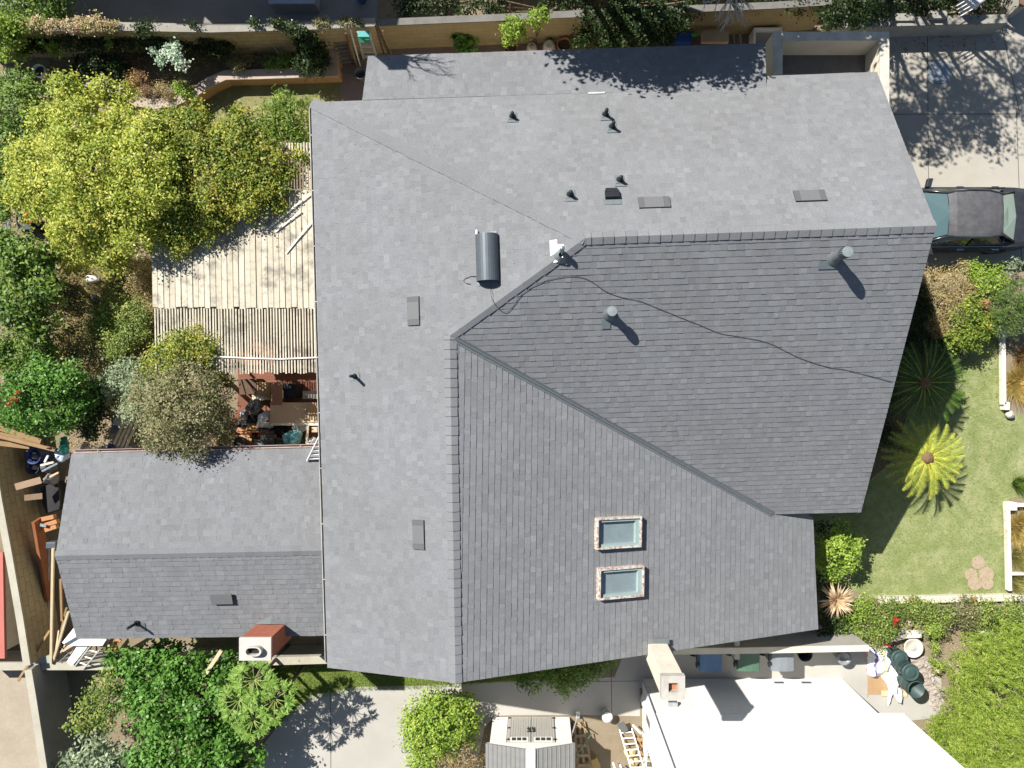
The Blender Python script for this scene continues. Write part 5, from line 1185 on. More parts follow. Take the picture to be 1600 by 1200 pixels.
# ================================================================== foliage helpers
def nrm(a): return a / np.maximum(np.linalg.norm(a, axis=1, keepdims=True), 1e-9)
def leaves(C, D, N, L, W, tint, name, m, parent, fold=.12):
    """one folded diamond per leaf: centre C, direction D, normal N"""
    D = nrm(D - N * (D * N).sum(1, keepdims=True)); S = np.cross(N, D); n = len(C)
    L = np.broadcast_to(np.asarray(L, float).reshape(-1, 1), (n, 1)); W = np.broadcast_to(np.asarray(W, float).reshape(-1, 1), (n, 1))
    v = np.empty((n, 4, 3))
    v[:, 0] = C - D * L * .5; v[:, 1] = C + S * W * .5 + N * W * fold - D * L * .05; v[:, 2] = C + D * L * .5 - N * L * .08; v[:, 3] = C - S * W * .5 + N * W * fold - D * L * .05
    o = fastmesh(name, v.reshape(-1, 3), n, 4, tint, m, parent); return o
def fastmesh(name, v, nf, k, tint, m, parent, kind=None):
    off = np.array(OFF[parent.name]) if parent is not None else np.zeros(3)
    me = bpy.data.meshes.new(name); me.vertices.add(len(v)); me.vertices.foreach_set('co', (v - off).astype(np.float32).ravel())
    me.loops.add(nf * k); me.loops.foreach_set('vertex_index', np.arange(nf * k, dtype=np.int32))
    me.polygons.add(nf); me.polygons.foreach_set('loop_start', np.arange(0, nf * k, k, dtype=np.int32)); me.polygons.foreach_set('loop_total', np.full(nf, k, dtype=np.int32))
    me.update(calc_edges=True)
    at = me.attributes.new('tint', 'FLOAT', 'FACE'); at.data.foreach_set('value', np.clip(tint, 0, 1).astype(np.float32))
    me.materials.append(m); o = bpy.data.objects.new(name, me); COL.objects.link(o); OFF[o.name] = Vector(off)
    if parent is not None: o.parent = parent
    if kind: o['kind'] = kind
    return o
def cloud(blobs, clumps, per, sig, rng, shell=(.55, 1.0), zflat=.75, low=-.35):
    """leaf positions gathered in clumps through the outer part of each blob; returns points, outward directions, clump tint"""
    P_, O_, T_ = [], [], []
    vol = sum((b[3] * b[4]) for b in blobs)
    for (x, y, z, rx, ry, rz) in blobs:
        k = max(3, int(clumps * rx * ry / vol))
        d = nrm(rng.normal(size=(k * 2, 3))); d = d[d[:, 2] > low][:k]
        r = rng.uniform(shell[0], shell[1], (len(d), 1)) * (1 + .18 * np.sin(3 * np.arctan2(d[:, 1:2], d[:, 0:1]) + x * 7) + .10 * np.sin(7 * np.arctan2(d[:, 1:2], d[:, 0:1]) + y * 5))
        c = np.array([x, y, z]) + d * r * np.array([rx, ry, rz])
        t = rng.uniform(0, 1, len(d)) * .62
        n = rng.poisson(per, len(d)) + 2
        idx = np.repeat(np.arange(len(d)), n)
        s_ = sig * rng.uniform(.6, 1.4, (len(d), 1))
        p = c[idx] + rng.normal(size=(len(idx), 3)) * s_[idx] * np.array([1, 1, zflat])
        P_.append(p); O_.append(d[idx]); T_.append(t[idx] + rng.uniform(0, .38, len(idx)))
    return np.concatenate(P_), np.concatenate(O_), np.concatenate(T_)
def trunk(base, blobs, r, m, parent, rng, sub=3, name='trunk'):
    g = MB(); bx_, by_ = base; top = np.array([np.mean([b[0] for b in blobs]), np.mean([b[1] for b in blobs]), np.mean([b[2] for b in blobs])])
    fork = np.array([bx_, by_, max(.25, top[2] * .35)])
    g.tube([(bx_, by_, -.1), (bx_ + .03, by_, fork[2] * .5), tuple(fork)], [r * 1.25, r, r * .9], 9)
    for b in blobs:
        e = np.array([b[0], b[1], b[2] + b[5] * .3]); mid = (fork + e) / 2 + rng.normal(size=3) * .12
        g.tube([tuple(fork), tuple(mid), tuple(e)], [r * .65, r * .4, r * .12], 6)
        for k in range(sub):
            d = nrm(rng.normal(size=(1, 3)))[0]; d[2] = abs(d[2]) * .6; q = mid + (e - mid) * rng.uniform(.2, .9)
            g.tube([tuple(q), tuple(q + d * b[3] * .5 + rng.normal(size=3) * .04), tuple(q + d * b[3] * .95)], [r * .22, r * .13, r * .05], 5)
    return g.build(name, m, parent, True)
m_bark = mat('grey_bark', (.20, .155, .115), (.12, .09, .065), 12, .9, bumps=.5)
m_twig = mat('pale_bare_twig', (.42, .39, .34), (.30, .28, .24), 10, .85)
def B3(l): return [(P(x, y, z).x, P(x, y, z).y, z, r, r * (q[0] if q else 1), r * (q[1] if len(q) > 1 else .75)) for x, y, z, r, *q in l]
SEED = [100]
def plant(name, cat, label, blobs, m, n_clump, per, sig, L, W, upw=.8, rnd_=.6, out=.5, base=None, r=.06, group=None, shell=(.55, 1.0), bark=None, jl=.35, low=-.35, crown='crown', skip_trunk=False, along=0.0):
    SEED[0] += 1; rng = np.random.default_rng(SEED[0]); blobs = B3(blobs)
    bx_, by_ = (P(*base).x, P(*base).y) if base else (np.mean([b[0] for b in blobs]), np.mean([b[1] for b in blobs]))
    t = thing(name, label, cat, (float(bx_), float(by_), 0), group)
    p, o, ti = cloud(blobs, n_clump, per, sig, rng, shell, low=low)
    p[:, 2] = np.maximum(p[:, 2], .03)
    n = len(p); N = nrm(np.array([0, 0, upw]) + o * out + rng.normal(size=(n, 3)) * rnd_)
    D = nrm(rng.normal(size=(n, 3)) + o * along * 3)
    leaves(p, D, N, L * rng.uniform(1 - jl, 1 + jl, n), W * rng.uniform(1 - jl, 1 + jl, n), ti, crown, m, t)
    if not skip_trunk: trunk((float(bx_), float(by_)), blobs, r, bark or m_bark, t, rng)
    return t
lm = leafmat
L_gold = lm('golden_leaf', [(0, (.07, .095, .014)), (.25, (.14, .185, .022)), (.6, (.25, .275, .045)), (.9, (.37, .35, .08)), (1, (.24, .15, .05))], gain=1.8)
L_vine = lm('vine_leaf', [(0, (.035, .06, .012)), (.3, (.09, .13, .02)), (.62, (.18, .205, .03)), (.85, (.28, .25, .045)), (1, (.25, .13, .04))])
L_green = lm('mid_green_leaf', [(0, (.03, .06, .012)), (.4, (.07, .125, .022)), (.8, (.14, .20, .035)), (1, (.20, .23, .06))])
L_fresh = lm('fresh_green_leaf', [(0, (.06, .11, .012)), (.4, (.13, .20, .025)), (.8, (.22, .29, .05)), (1, (.27, .27, .08))])
L_dark = lm('dark_shaded_leaf', [(0, (.012, .026, .008)), (.5, (.028, .055, .014)), (1, (.06, .095, .025))], gain=1.15)  # dark greens, gain held lower for foliage lying in shade
L_gloss = lm('glossy_leaf', [(0, (.025, .065, .010)), (.45, (.055, .13, .018)), (.85, (.10, .20, .035)), (1, (.16, .24, .07))], .45)
L_olive = lm('olive_leaf', [(0, (.05, .055, .025)), (.4, (.115, .12, .05)), (.75, (.19, .18, .09)), (1, (.24, .18, .12))])
L_grey = lm('grey_green_leaf', [(0, (.08, .11, .06)), (.5, (.16, .20, .12)), (1, (.27, .31, .20))])
L_white = lm('silver_leaf', [(0, (.16, .24, .17)), (.5, (.30, .38, .28)), (1, (.44, .49, .38))])
L_tan = lm('dry_tan_leaf', [(0, (.13, .10, .045)), (.5, (.25, .20, .09)), (.8, (.34, .28, .15)), (1, (.20, .21, .07))])
L_brown = lm('brown_leaf', [(0, (.10, .06, .03)), (.6, (.22, .13, .06)), (1, (.30, .20, .10))])
L_conifer = lm('yellow_green_needle', [(0, (.08, .125, .008)), (.4, (.155, .22, .03)), (.8, (.25, .30, .06)), (1, (.34, .36, .12))], .6, gain=1.75)
L_rose = lm('rose_leaf', [(0, (.035, .06, .014)), (.4, (.10, .145, .03)), (.8, (.19, .235, .055)), (1, (.30, .22, .10))])
L_red = lm('red_petal', [(0, (.40, .015, .015)), (1, (.55, .04, .03))], gain=1); L_cream = lm('cream_petal', [(0, (.55, .47, .36)), (1, (.65, .55, .42))], gain=1); L_pink = lm('pink_petal', [(0, (.5, .25, .25)), (1, (.55, .33, .3))], gain=1)

# ================================================================== trees and shrubs, left yard
plant('golden_tree', 'tree', 'large yellow-green tree filling the upper left, its crown overhanging the patio cover', [(150, 270, 3.7, 1.15), (85, 300, 3.2, .85), (205, 335, 3.5, .9), (120, 200, 3.5, .75), (55, 255, 3.0, .7), (235, 245, 3.7, .85), (170, 390, 2.8, .62), (40, 300, 2.8, .5), (225, 290, 3.9, .8), (105, 135, 3.3, .34), (158, 140, 3.2, .30), (190, 200, 3.3, .6), (75, 190, 3.2, .45), (120, 350, 3.3, .65), (195, 150, 3.0, .3), (245, 350, 3.2, .45)], L_gold, 1900, 30, .10, .075, .046, base=(175, 300), r=.12)
plant('vine', 'vine', 'dense green and gold vine sprawling over the boards of the patio cover', [(300, 220, 3.4, .8, 1, .45), (365, 222, 3.4, .7, 1, .45), (410, 245, 3.3, .55, 1, .4), (330, 285, 3.4, .85, 1, .4), (390, 300, 3.3, .65, 1, .4), (270, 320, 3.3, .7, 1, .45), (300, 350, 3.2, .55, 1, .35), (425, 285, 3.2, .42, .9, .3), (265, 205, 3.4, .6, 1, .5), (445, 268, 3.15, .30, .6, .3), (345, 330, 3.2, .45, 1, .35), (275, 375, 3.15, .35, 1, .3), (470, 245, 3.12, .22, .5, .3), (435, 320, 3.12, .18, 1, .3)], L_vine, 1500, 30, .09, .07, .048, base=(300, 250), r=.05)
plant('shrub', 'shrub', 'dark mid-green shrub in the upper left corner behind the golden tree', [(25, 175, 2.2, .75), (50, 205, 2.3, .6), (5, 215, 2.0, .6), (20, 130, 1.6, .45), (60, 150, 1.9, .4), (0, 250, 1.8, .5)], L_green, 340, 22, .10, .09, .05)
plant('fruit_tree', 'tree', 'leafy green tree on the left edge beneath the red machine', [(40, 400, 2.4, .62), (15, 425, 2.2, .6), (65, 440, 2.3, .55), (30, 480, 2.2, .7), (60, 505, 2.0, .5), (5, 380, 2.2, .5), (70, 400, 2.0, .3)], L_green, 330, 24, .11, .12, .065, r=.07)
plant('fruit_tree', 'tree', 'rounded green tree with red blossoms above the plank stack', [(40, 612, 2.2, .62), (95, 600, 2.2, .6), (70, 645, 2.1, .65), (115, 630, 1.9, .5), (25, 645, 2.0, .45), (105, 655, 1.8, .35), (70, 590, 2.2, .5)], L_gloss, 330, 26, .10, .09, .055, r=.07)
def blooms(label, pts, z, r, m, name='blossom', n=9):
    for i, (x, y) in enumerate(pts):
        rng = np.random.default_rng(900 + x); c = P(x, y, z); k = n
        C = np.array(c) + rng.normal(size=(k, 3)) * r * .45; N = nrm(rng.normal(size=(k, 3)) * .7 + [0, 0, 1]); D = rng.normal(size=(k, 3))
        o = leaves(C, D, N, r * 1.1, r * .9, rng.uniform(0, 1, k), name, m, None); tag(o, label[i] if isinstance(label, list) else label, 'flower')
blooms(['red blossom at the top of the rounded tree above the plank stack', 'orange-red blossom low on the rounded tree above the plank stack', 'middle red blossom on the rounded tree above the plank stack'], [(29, 614), (13, 633), (23, 624)], 2.75, .07, L_red)
plant('olive_tree', 'tree', 'dusty olive-brown tree leaning over the annex roof', [(285, 645, 3.3, .95), (240, 620, 3.0, .65), (328, 645, 2.2, .55), (300, 690, 3.2, .42), (250, 680, 3.0, .5), (300, 600, 3.2, .7), (345, 600, 2.2, .4), (350, 670, 2.2, .35)], L_olive, 560, 26, .10, .075, .035, base=(290, 640), r=.09)
plant('shrub', 'shrub', 'golden shrub poking through the open laths of the patio cover', [(285, 548, 3.05, .5), (255, 552, 2.9, .4), (318, 552, 3.0, .42), (275, 580, 2.9, .45), (300, 530, 3.0, .35), (335, 580, 2.8, .3), (345, 560, 2.8, .25), (240, 575, 2.7, .3)], L_vine, 260, 22, .09, .07, .04, r=.04)
plant('shrub', 'shrub', 'sparse scrubby bush on the dry ground left of the patio cover', [(175, 478, 1.0, .45), (205, 520, 1.1, .5), (150, 520, .9, .45), (215, 470, .8, .35), (130, 480, .8, .35), (225, 500, 1.1, .3)], L_rose, 220, 17, .11, .06, .03, r=.03, bark=m_twig)
plant('shrub', 'shrub', 'thin straggling bush with brown tips beside the left tree', [(110, 535, 1.1, .5), (80, 565, 1.2, .4), (135, 560, 1.0, .45), (160, 555, .9, .35)], L_olive, 220, 17, .11, .07, .035, r=.03, bark=m_twig)
plant('shrub', 'shrub', 'grey-green bush between the sparse scrub and the olive tree', [(200, 580, 1.6, .42), (225, 585, 1.8, .35), (185, 600, 1.5, .35), (210, 610, 1.7, .35), (175, 620, 1.3, .22)], L_grey, 110, 18, .10, .09, .04, r=.03)
plant('shrub', 'shrub', 'narrow-leaved bush beside the north-west roof corner', [(430, 190, 2.2, .5), (462, 178, 2.3, .48), (450, 205, 2.2, .45), (470, 210, 2.2, .35), (425, 212, 2.1, .35), (445, 165, 2.2, .35)], lm('lance_leaf', [(0, (.04, .075, .012)), (.45, (.10, .155, .025)), (.85, (.20, .25, .05)), (1, (.40, .25, .17))]), 170, 22, .10, .15, .03, rnd_=.8, r=.05)
plant('sapling', 'plant', 'pale silver-leaved sapling in the planter', [(270, 82, 1.3, .28), (282, 95, 1.25, .24), (255, 95, 1.2, .18), (240, 80, 1.2, .10), (275, 70, 1.3, .15)], L_white, 60, 14, .06, .07, .055, r=.02)
for (bl, m, lab, nc, pe, L, W) in (
    ([(215, 122, .75, .25), (205, 132, .7, .2), (228, 140, .7, .18)], L_brown, 'brown dried bush at the bend of the planter', 60, 20, .05, .02),
    ([(250, 140, .65, .2), (262, 148, .6, .16)], L_tan, 'tan wispy plant right of the brown bush in the planter', 40, 16, .06, .018),
    ([(286, 141, .6, .19), (295, 146, .55, .14), (278, 135, .6, .12)], L_fresh, 'small bright green bush at the lowest point of the planter', 50, 18, .05, .035),
    ([(335, 68, 1.0, .4), (350, 78, .9, .3), (320, 80, .8, .25)], L_dark, 'dark fern below the ivy wall in the planter', 70, 20, .10, .03),
    ([(370, 100, .6, .22), (385, 92, .6, .18)], L_olive, 'reddish spiky plant in the middle of the planter', 30, 14, .10, .022),
    ([(488, 85, .95, .4), (500, 100, .8, .32), (475, 100, .8, .3), (480, 70, 1.0, .3)], L_dark, 'dark bushy vine at the right end of the planter', 120, 22, .08, .045),
    ([(440, 95, .55, .25), (420, 100, .5, .2)], L_green, 'low green plants before the dark vine in the planter', 40, 16, .07, .035),
    ([(155, 100, .7, .35), (185, 105, .65, .3), (125, 105, .6, .3)], L_dark, 'shaded dark foliage at the left end of the planter', 80, 18, .09, .04)):
    plant('garden_plant', 'plant', lab, bl, m, nc, pe, .06, L, W, r=.012, jl=.4, rnd_=.8)
# ivy on the top-left wall
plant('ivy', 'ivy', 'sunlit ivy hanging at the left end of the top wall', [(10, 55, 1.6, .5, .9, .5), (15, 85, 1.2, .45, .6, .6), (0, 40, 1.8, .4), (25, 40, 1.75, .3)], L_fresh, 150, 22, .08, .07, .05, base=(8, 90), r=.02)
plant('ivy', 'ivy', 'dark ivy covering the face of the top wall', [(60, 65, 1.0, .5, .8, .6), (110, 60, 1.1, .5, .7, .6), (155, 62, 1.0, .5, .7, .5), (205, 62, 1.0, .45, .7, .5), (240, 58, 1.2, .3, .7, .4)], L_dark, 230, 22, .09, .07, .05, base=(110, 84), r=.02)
plant('ivy', 'ivy', 'pinkish dry creeper along the cap of the top wall', [(50, 39, 1.72, .35, .5, .25), (80, 41, 1.7, .3, .5, .2), (115, 38, 1.75, .35, .5, .25), (145, 38, 1.75, .4, .55, .28), (170, 41, 1.72, .3, .5, .25)], lm('creeper_leaf', [(0, (.10, .12, .03)), (.4, (.22, .20, .08)), (.7, (.38, .28, .20)), (1, (.48, .36, .30))]), 170, 20, .05, .05, .035, base=(110, 60), r=.015)
plant('ivy', 'ivy', 'bright hanging ivy sprig on the front of the top wall', [(85, 78, 1.0, .22), (78, 70, 1.2, .15), (167, 62, 1.3, .14), (168, 70, 1.1, .10), (180, 55, 1.4, .12), (63, 57, 1.4, .14)], L_fresh, 40, 14, .05, .07, .05, base=(88, 84), r=.012)
plant('ivy', 'ivy', 'dark ivy patch by the white stakes on the top wall', [(465, 45, 1.7, .25), (478, 60, 1.4, .28), (430, 37, 1.75, .2, .5), (400, 37, 1.75, .2, .5), (300, 38, 1.72, .15, .5)], L_dark, 90, 18, .06, .06, .045, base=(478, 78), r=.015)
plant('hedge', 'hedge', 'shaded green hedge in the neighbour yard at the top left', [(60, 10, 1.2, .7), (30, 15, 1.1, .6), (95, 8, 1.0, .5), (60, -20, 1.3, .8), (85, 28, .9, .3)], L_green, 200, 20, .10, .08, .05)


# more undergrowth that closes the gaps in the left yard
for bl, m, lab, nc, pe, L, W in (
    ([(100, 455, 1.0, .5), (85, 475, 1.1, .45), (115, 475, .9, .4)], L_olive, 'olive weeds between the left tree and the slate disc', 150, 18, .08, .035),
    ([(222, 440, .8, .4), (232, 465, .7, .35), (215, 420, .7, .35), (235, 490, .8, .3)], L_tan, 'tan grassy bush against the boards of the patio cover', 170, 20, .08, .022),
    ([(60, 555, 1.6, .5), (25, 560, 1.6, .5), (0, 545, 1.7, .5)], L_green, 'mid-green shrub on the left edge between the two leafy trees', 190, 22, .09, .05),
    ([(150, 640, 1.0, .42), (140, 665, .9, .35), (160, 610, 1.1, .35)], L_dark, 'dark fill shrub for the shaded gap right of the red-blossomed tree', 140, 20, .08, .045),  # dark leaves stand in for the deep shade of this gap
    ([(105, 380, 1.2, .42), (120, 410, 1.0, .38), (95, 350, 1.3, .35)], L_gold, 'low golden bush under the edge of the big golden tree', 150, 20, .08, .05),
    ([(185, 540, 1.2, .42), (165, 500, 1.0, .4), (205, 500, 1.1, .4)], L_rose, 'leggy green shrub in the middle of the dry scrub', 160, 18, .08, .035),
    ([(15, 290, 1.6, .5), (0, 320, 1.5, .4), (25, 250, 1.9, .45)], L_green, 'green bush on the left edge above the grey pipes', 160, 22, .09, .055),
    ([(225, 635, 2.0, .35), (205, 645, 1.7, .28), (230, 605, 2.0, .3)], L_grey, 'grey-green wisp over the lath bundle', 100, 18, .08, .035)):
    plant('shrub', 'shrub', lab, bl, m, nc, pe, .09, L, W, r=.03)
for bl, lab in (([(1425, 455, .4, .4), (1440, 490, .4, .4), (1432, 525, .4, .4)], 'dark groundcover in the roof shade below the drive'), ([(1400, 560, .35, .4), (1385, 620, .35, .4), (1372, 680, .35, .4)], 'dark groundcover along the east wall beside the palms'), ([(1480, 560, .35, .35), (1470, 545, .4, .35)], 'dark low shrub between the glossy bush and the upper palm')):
    plant('groundcover', 'plant', lab, bl, L_dark, 130, 20, .09, .08, .04, r=.02)  # dark planting whose low leaf colour also deepens the roof shade
plant('hedge', 'hedge', 'dark hedge along the far side of the ochre wall', [(640, 6, 1.0, .45), (680, 4, 1.0, .45), (725, 3, 1.0, .45), (770, 0, 1.0, .45), (870, -2, 1.1, .45), (905, -4, 1.1, .45), (1090, -6, 1.1, .5), (1200, -12, 1.1, .5)], L_dark, 330, 20, .10, .08, .045)
plant('ivy', 'ivy', 'dark creeper thickening the middle of the top wall', [(270, 62, 1.0, .35, .8, .6), (300, 70, .8, .3, .8, .6), (350, 60, 1.0, .25, .7, .5), (225, 45, 1.62, .3, .5, .25), (250, 80, .6, .35)], L_dark, 170, 20, .08, .06, .045, r=.015)
plant('ivy', 'ivy', 'green creeper on the cap near the plank stack', [(505, 36, 1.66, .22, .5, .3), (540, 33, 1.66, .2, .5, .3), (560, 36, 1.62, .15, .6, .3), (440, 36, 1.66, .25, .4, .25)], L_olive, 90, 16, .05, .05, .035, r=.012)

# ================================================================== top edge
plant('garden_plant', 'plant', 'tall lime green plant in the terracotta pot', [(803, 42, 1.5, .26), (795, 58, 1.2, .24), (812, 55, 1.3, .22), (805, 30, 1.6, .14), (790, 48, 1.4, .14)], L_fresh, 70, 15, .06, .10, .035, base=(799, 72), r=.015, rnd_=.8)
plant('garden_plant', 'plant', 'second lime green plant leaning over the ochre wall', [(842, 25, 1.8, .18), (832, 28, 1.7, .15), (848, 18, 1.9, .12), (838, 40, 1.4, .12), (853, 30, 1.8, .08)], L_fresh, 45, 13, .05, .10, .035, base=(838, 72), r=.015, rnd_=.8)
plant('garden_plant', 'plant', 'broad-leaved dark cabbage-like plant beside the ochre wall', [(722, 68, .6, .22), (732, 74, .45, .2), (714, 62, .7, .14)], L_gloss, 26, 7, .05, .20, .12, r=.015)
plant('vine', 'vine', 'dark vine hanging over the ochre wall above the roof shade', [(935, 35, 1.5, .4), (960, 50, 1.3, .55), (1000, 45, 1.5, .6), (1030, 50, 1.2, .5), (970, 20, 1.7, .5), (1010, 15, 1.8, .6), (910, 60, .8, .3), (1060, 30, 1.4, .35)], L_dark, 380, 22, .10, .08, .045, base=(980, 72))
plant('garden_plant', 'plant', 'low green strappy plants right of the empty pot', [(905, 70, .4, .2), (925, 68, .5, .28), (955, 62, .6, .3)], L_green, 50, 14, .08, .16, .025, r=.01, rnd_=.9)
plant('hedge', 'hedge', 'dark flower hedge above the ochre wall near the stucco box', [(1310, 12, 1.3, .5), (1340, 22, 1.1, .4), (1350, 0, 1.4, .6), (1300, 40, .9, .25), (1280, -5, 1.2, .5), (1240, -8, 1.2, .5), (1370, 15, 1.0, .4)], L_dark, 230, 20, .10, .08, .045)
plant('hedge', 'hedge', 'leafy hedge bed behind the stepped driveway wall', [(1410, -2, .7, .45), (1440, 2, .75, .4), (1475, 2, .7, .4), (1530, 2, .7, .4), (1555, 4, .6, .3), (1500, -8, .7, .45), (1440, -20, .8, .5), (1550, -20, .7, .5), (1380, 0, .8, .4)], L_dark, 260, 20, .10, .08, .045)  # dark leaf colour stands in for mottled shade over this hedge
# off-frame trees whose crowns reach the top edge or whose shade falls on roof and drive
def dirblobs(l): return [(x, y, z, r, r, r * .8) for x, y, z, r in l]
def bigtree(label, blobs, m, nc, per, sig, L, W, base, r, name='shade_tree'):
    SEED[0] += 1; rng = np.random.default_rng(SEED[0]); b = dirblobs(blobs); t = thing(name, label, 'tree', (base[0], base[1], 0))
    p, o, ti = cloud(b, nc, per, sig, rng); n = len(p); N = nrm(np.array([0, 0, .7]) + o * .5 + rng.normal(size=(n, 3)) * .6)
    leaves(p, rng.normal(size=(n, 3)), N, L * rng.uniform(.7, 1.3, n), W * rng.uniform(.7, 1.3, n), ti, 'crown', m, t); trunk(base, b, r, m_bark, t, rng, 4)
bigtree('broad tree past the ochre wall whose leafy tips reach the top edge', [(1.10, 9.95, 6.8, 1.2), (-0.50, 10.25, 7.0, .95), (2.50, 9.95, 6.6, 1.05), (0.90, 11.45, 7.4, 1.5), (3.30, 10.55, 6.4, 1.0), (4.20, 10.10, 5.7, .75), (1.70, 9.25, 6.3, .55), (-1.20, 10.75, 6.6, .7), (5.0, 11.3, 6.4, .85), (6.3, 11.4, 6.2, .7), (3.25, 9.45, 4.6, .32)], L_vine, 1300, 26, .15, .14, .085, (.6, 11.9), .16)
bigtree('open-crowned tree past the driveway wall, only its dappled shade in view', [(9.5, 13.2, 6.6, 1.2), (8.2, 12.2, 6.4, 1.0), (7.2, 13.0, 6.8, 1.1), (9.2, 11.6, 5.6, .9), (10.8, 12.3, 6.0, 1.0), (6.4, 11.6, 6.2, .7), (10.0, 10.6, 5.4, .55), (11.6, 11.4, 5.8, .7), (8.0, 10.6, 5.6, .6), (12.4, 13.2, 6.5, 1.0), (7.0, 12.3, 6.2, .9)], L_green, 480, 18, .16, .13, .07, (9.0, 13.6), .15)
def bare(name, label, base, tips, z0, m, r=.06, depth=4, seed=5, fork=None):
    r_ = random.Random(seed); t = thing(name, label, 'tree', (base[0], base[1], 0)); g = MB(); f = Vector(fork)
    tr = MB(); tr.tube([(base[0], base[1], -.1), ((base[0] + f.x) / 2 + .1, (base[1] + f.y) / 2, f.z * .55), f], [r * 1.6, r * 1.2, r], 8); tr.build('trunk', m_bark, t, True)
    def grow(p, d, L, rr, k):
        q = p + d * L; mid = p + d * L * .5 + Vector((r_.uniform(-1, 1), r_.uniform(-1, 1), r_.uniform(-1, 1))) * L * .08
        g.tube([p, mid, q], [rr, rr * .8, rr * .55], 5, k == 0)
        if k > 0:
            for _ in range(r_.choice((2, 3))):
                nd = (d + Vector((r_.uniform(-1, 1), r_.uniform(-1, 1), r_.uniform(-.5, .5))) * .65).normalized(); s = p + (q - p) * r_.uniform(.5, 1)
                grow(s, nd, L * r_.uniform(.5, .75), rr * .55, k - 1)
    for tp in tips:
        d = Vector(tp) - f; grow(f, d.normalized(), d.length * .6, r * .6, depth)
    g.build('branches', m, t, True)
q = P(1150, -25, 4.4)
bare('bare_tree', 'leafless pale-branched tree reaching in at the top edge over the shaded side yard', (q.x + .3, 12.3), [P(1120, 42, 4.2), P(1150, 40, 4.2), P(1095, 18, 4.4), P(1170, 20, 4.3), P(1135, 30, 4.6)], 4.4, mat('bleached_branch', (.52, .50, .47), (.42, .40, .37), 9, .8), .05, 3, 8, q)
bare('bare_tree', 'small leafless tree in the neighbour yard, its twig shadow on the roof corner', (-6.6, 11.9), [(-4.9, 9.8, 7.6), (-4.6, 9.5, 7.4), (-5.2, 9.7, 7.9), (-4.3, 9.7, 7.3)], 6.0, m_bark, .045, 3, 11, (-6.0, 10.3, 7.6))
bbx = thing('shadow_box', 'unseen box added in the leafless neighbour tree to cast the shadow on the roof corner', 'shadow caster', (-6.3, 10.4, 6.9))  # unseen box added only for the blocky shadow on the roof corner
g = MB(); g.box(-6.46, -6.08, 10.26, 10.52, 6.95, 8.30); g.build('box', m_beam, bbx)
g = MB(); g.slab([(-6.49, 10.24, 8.36), (-6.05, 10.24, 8.36), (-6.05, 10.55, 8.36), (-6.49, 10.55, 8.36)], .05); g.build('lid', m_wood_dark, bbx)

# ================================================================== bottom left
plant('hedge', 'hedge', 'big glossy green hedge at the lower left below the annex', [(225, 1045, 1.4, .62), (290, 1045, 1.5, .6), (250, 1105, 1.6, .8), (325, 1105, 1.7, .75), (280, 1170, 1.6, .85), (350, 1165, 1.6, .6), (215, 1085, 1.3, .5), (240, 1200, 1.5, .7), (330, 1215, 1.6, .7), (190, 1030, 1.1, .4), (350, 1045, 1.3, .45), (375, 1130, 1.4, .5), (260, 1020, 1.1, .4), (385, 1190, 1.3, .45)], L_gloss, 620, 30, .11, .115, .075, r=.07, jl=.3)
plant('shrub', 'shrub', 'loose olive-green shrub between the left wall and the glossy hedge', [(160, 1080, 1.5, .42), (180, 1060, 1.5, .35), (140, 1115, 1.3, .42), (165, 1120, 1.3, .35), (125, 1130, 1.2, .3), (195, 1100, 1.5, .25)], L_rose, 120, 19, .09, .085, .045, r=.04)
plant('shrub', 'shrub', 'grey-green broad-leaved shrub in the lower left corner by the wall', [(150, 1175, 1.2, .5), (125, 1190, 1.1, .42), (185, 1185, 1.2, .42), (160, 1205, 1.3, .5), (110, 1205, 1.0, .4)], L_grey, 120, 18, .11, .14, .06, r=.04)
# papaya rosettes
def rosette(C, r, n, m_leaf, m_stem, t, rng, lobes=7):
    g = MB(); Cc, Dd, Nn, LL = [], [], [], []
    for k in range(n):
        a = 2 * math.pi * (k / n) + rng.uniform(-.15, .15); L = r * rng.uniform(.45, .75); up = rng.uniform(.1, .55)
        d = Vector((math.cos(a), math.sin(a), up)).normalized(); e = C + d * L
        g.tube([C, C + d * L * .6 + Vector((0, 0, .03)), e], [.011, .009, .006], 5)
        for j in range(lobes):
            b = a + (j - (lobes - 1) / 2) * .62; ll = r * (.42 if abs(j - (lobes - 1) / 2) < 2 else .30)
            dd = Vector((math.cos(b), math.sin(b), -.12 + rng.uniform(-.15, .1))).normalized()
            for q, (f0, wf) in enumerate(((.5, 1), (.75, .7))):
                Cc.append(tuple(e + dd * ll * f0)); Dd.append(tuple(dd)); LL.append(ll * (1.0 if q == 0 else .6)); Nn.append((rng.normal() * .2, rng.normal() * .2, 1))
            for s_ in (-1, 1):
                sd_ = Vector((math.cos(b + s_ * .6), math.sin(b + s_ * .6), -.1)); Cc.append(tuple(e + dd * ll * .45 + sd_ * ll * .2)); Dd.append(tuple(sd_)); LL.append(ll * .45); Nn.append((0, 0, 1))
    g.build('stalks', m_stem, t, True); Cc, Dd, Nn, LL = map(np.array, (Cc, Dd, nrm(np.array(Nn)), LL))
    leaves(Cc, Dd, Nn, LL, LL * .30, rng.uniform(0, 1, len(Cc)), 'leaves', m_leaf, t)
L_papaya = lm('papaya_leaf', [(0, (.06, .12, .018)), (.5, (.11, .19, .03)), (1, (.19, .27, .07))]); m_stalk = mat('pale_green_stalk', (.27, .33, .10), (.22, .27, .08), 8, .6)
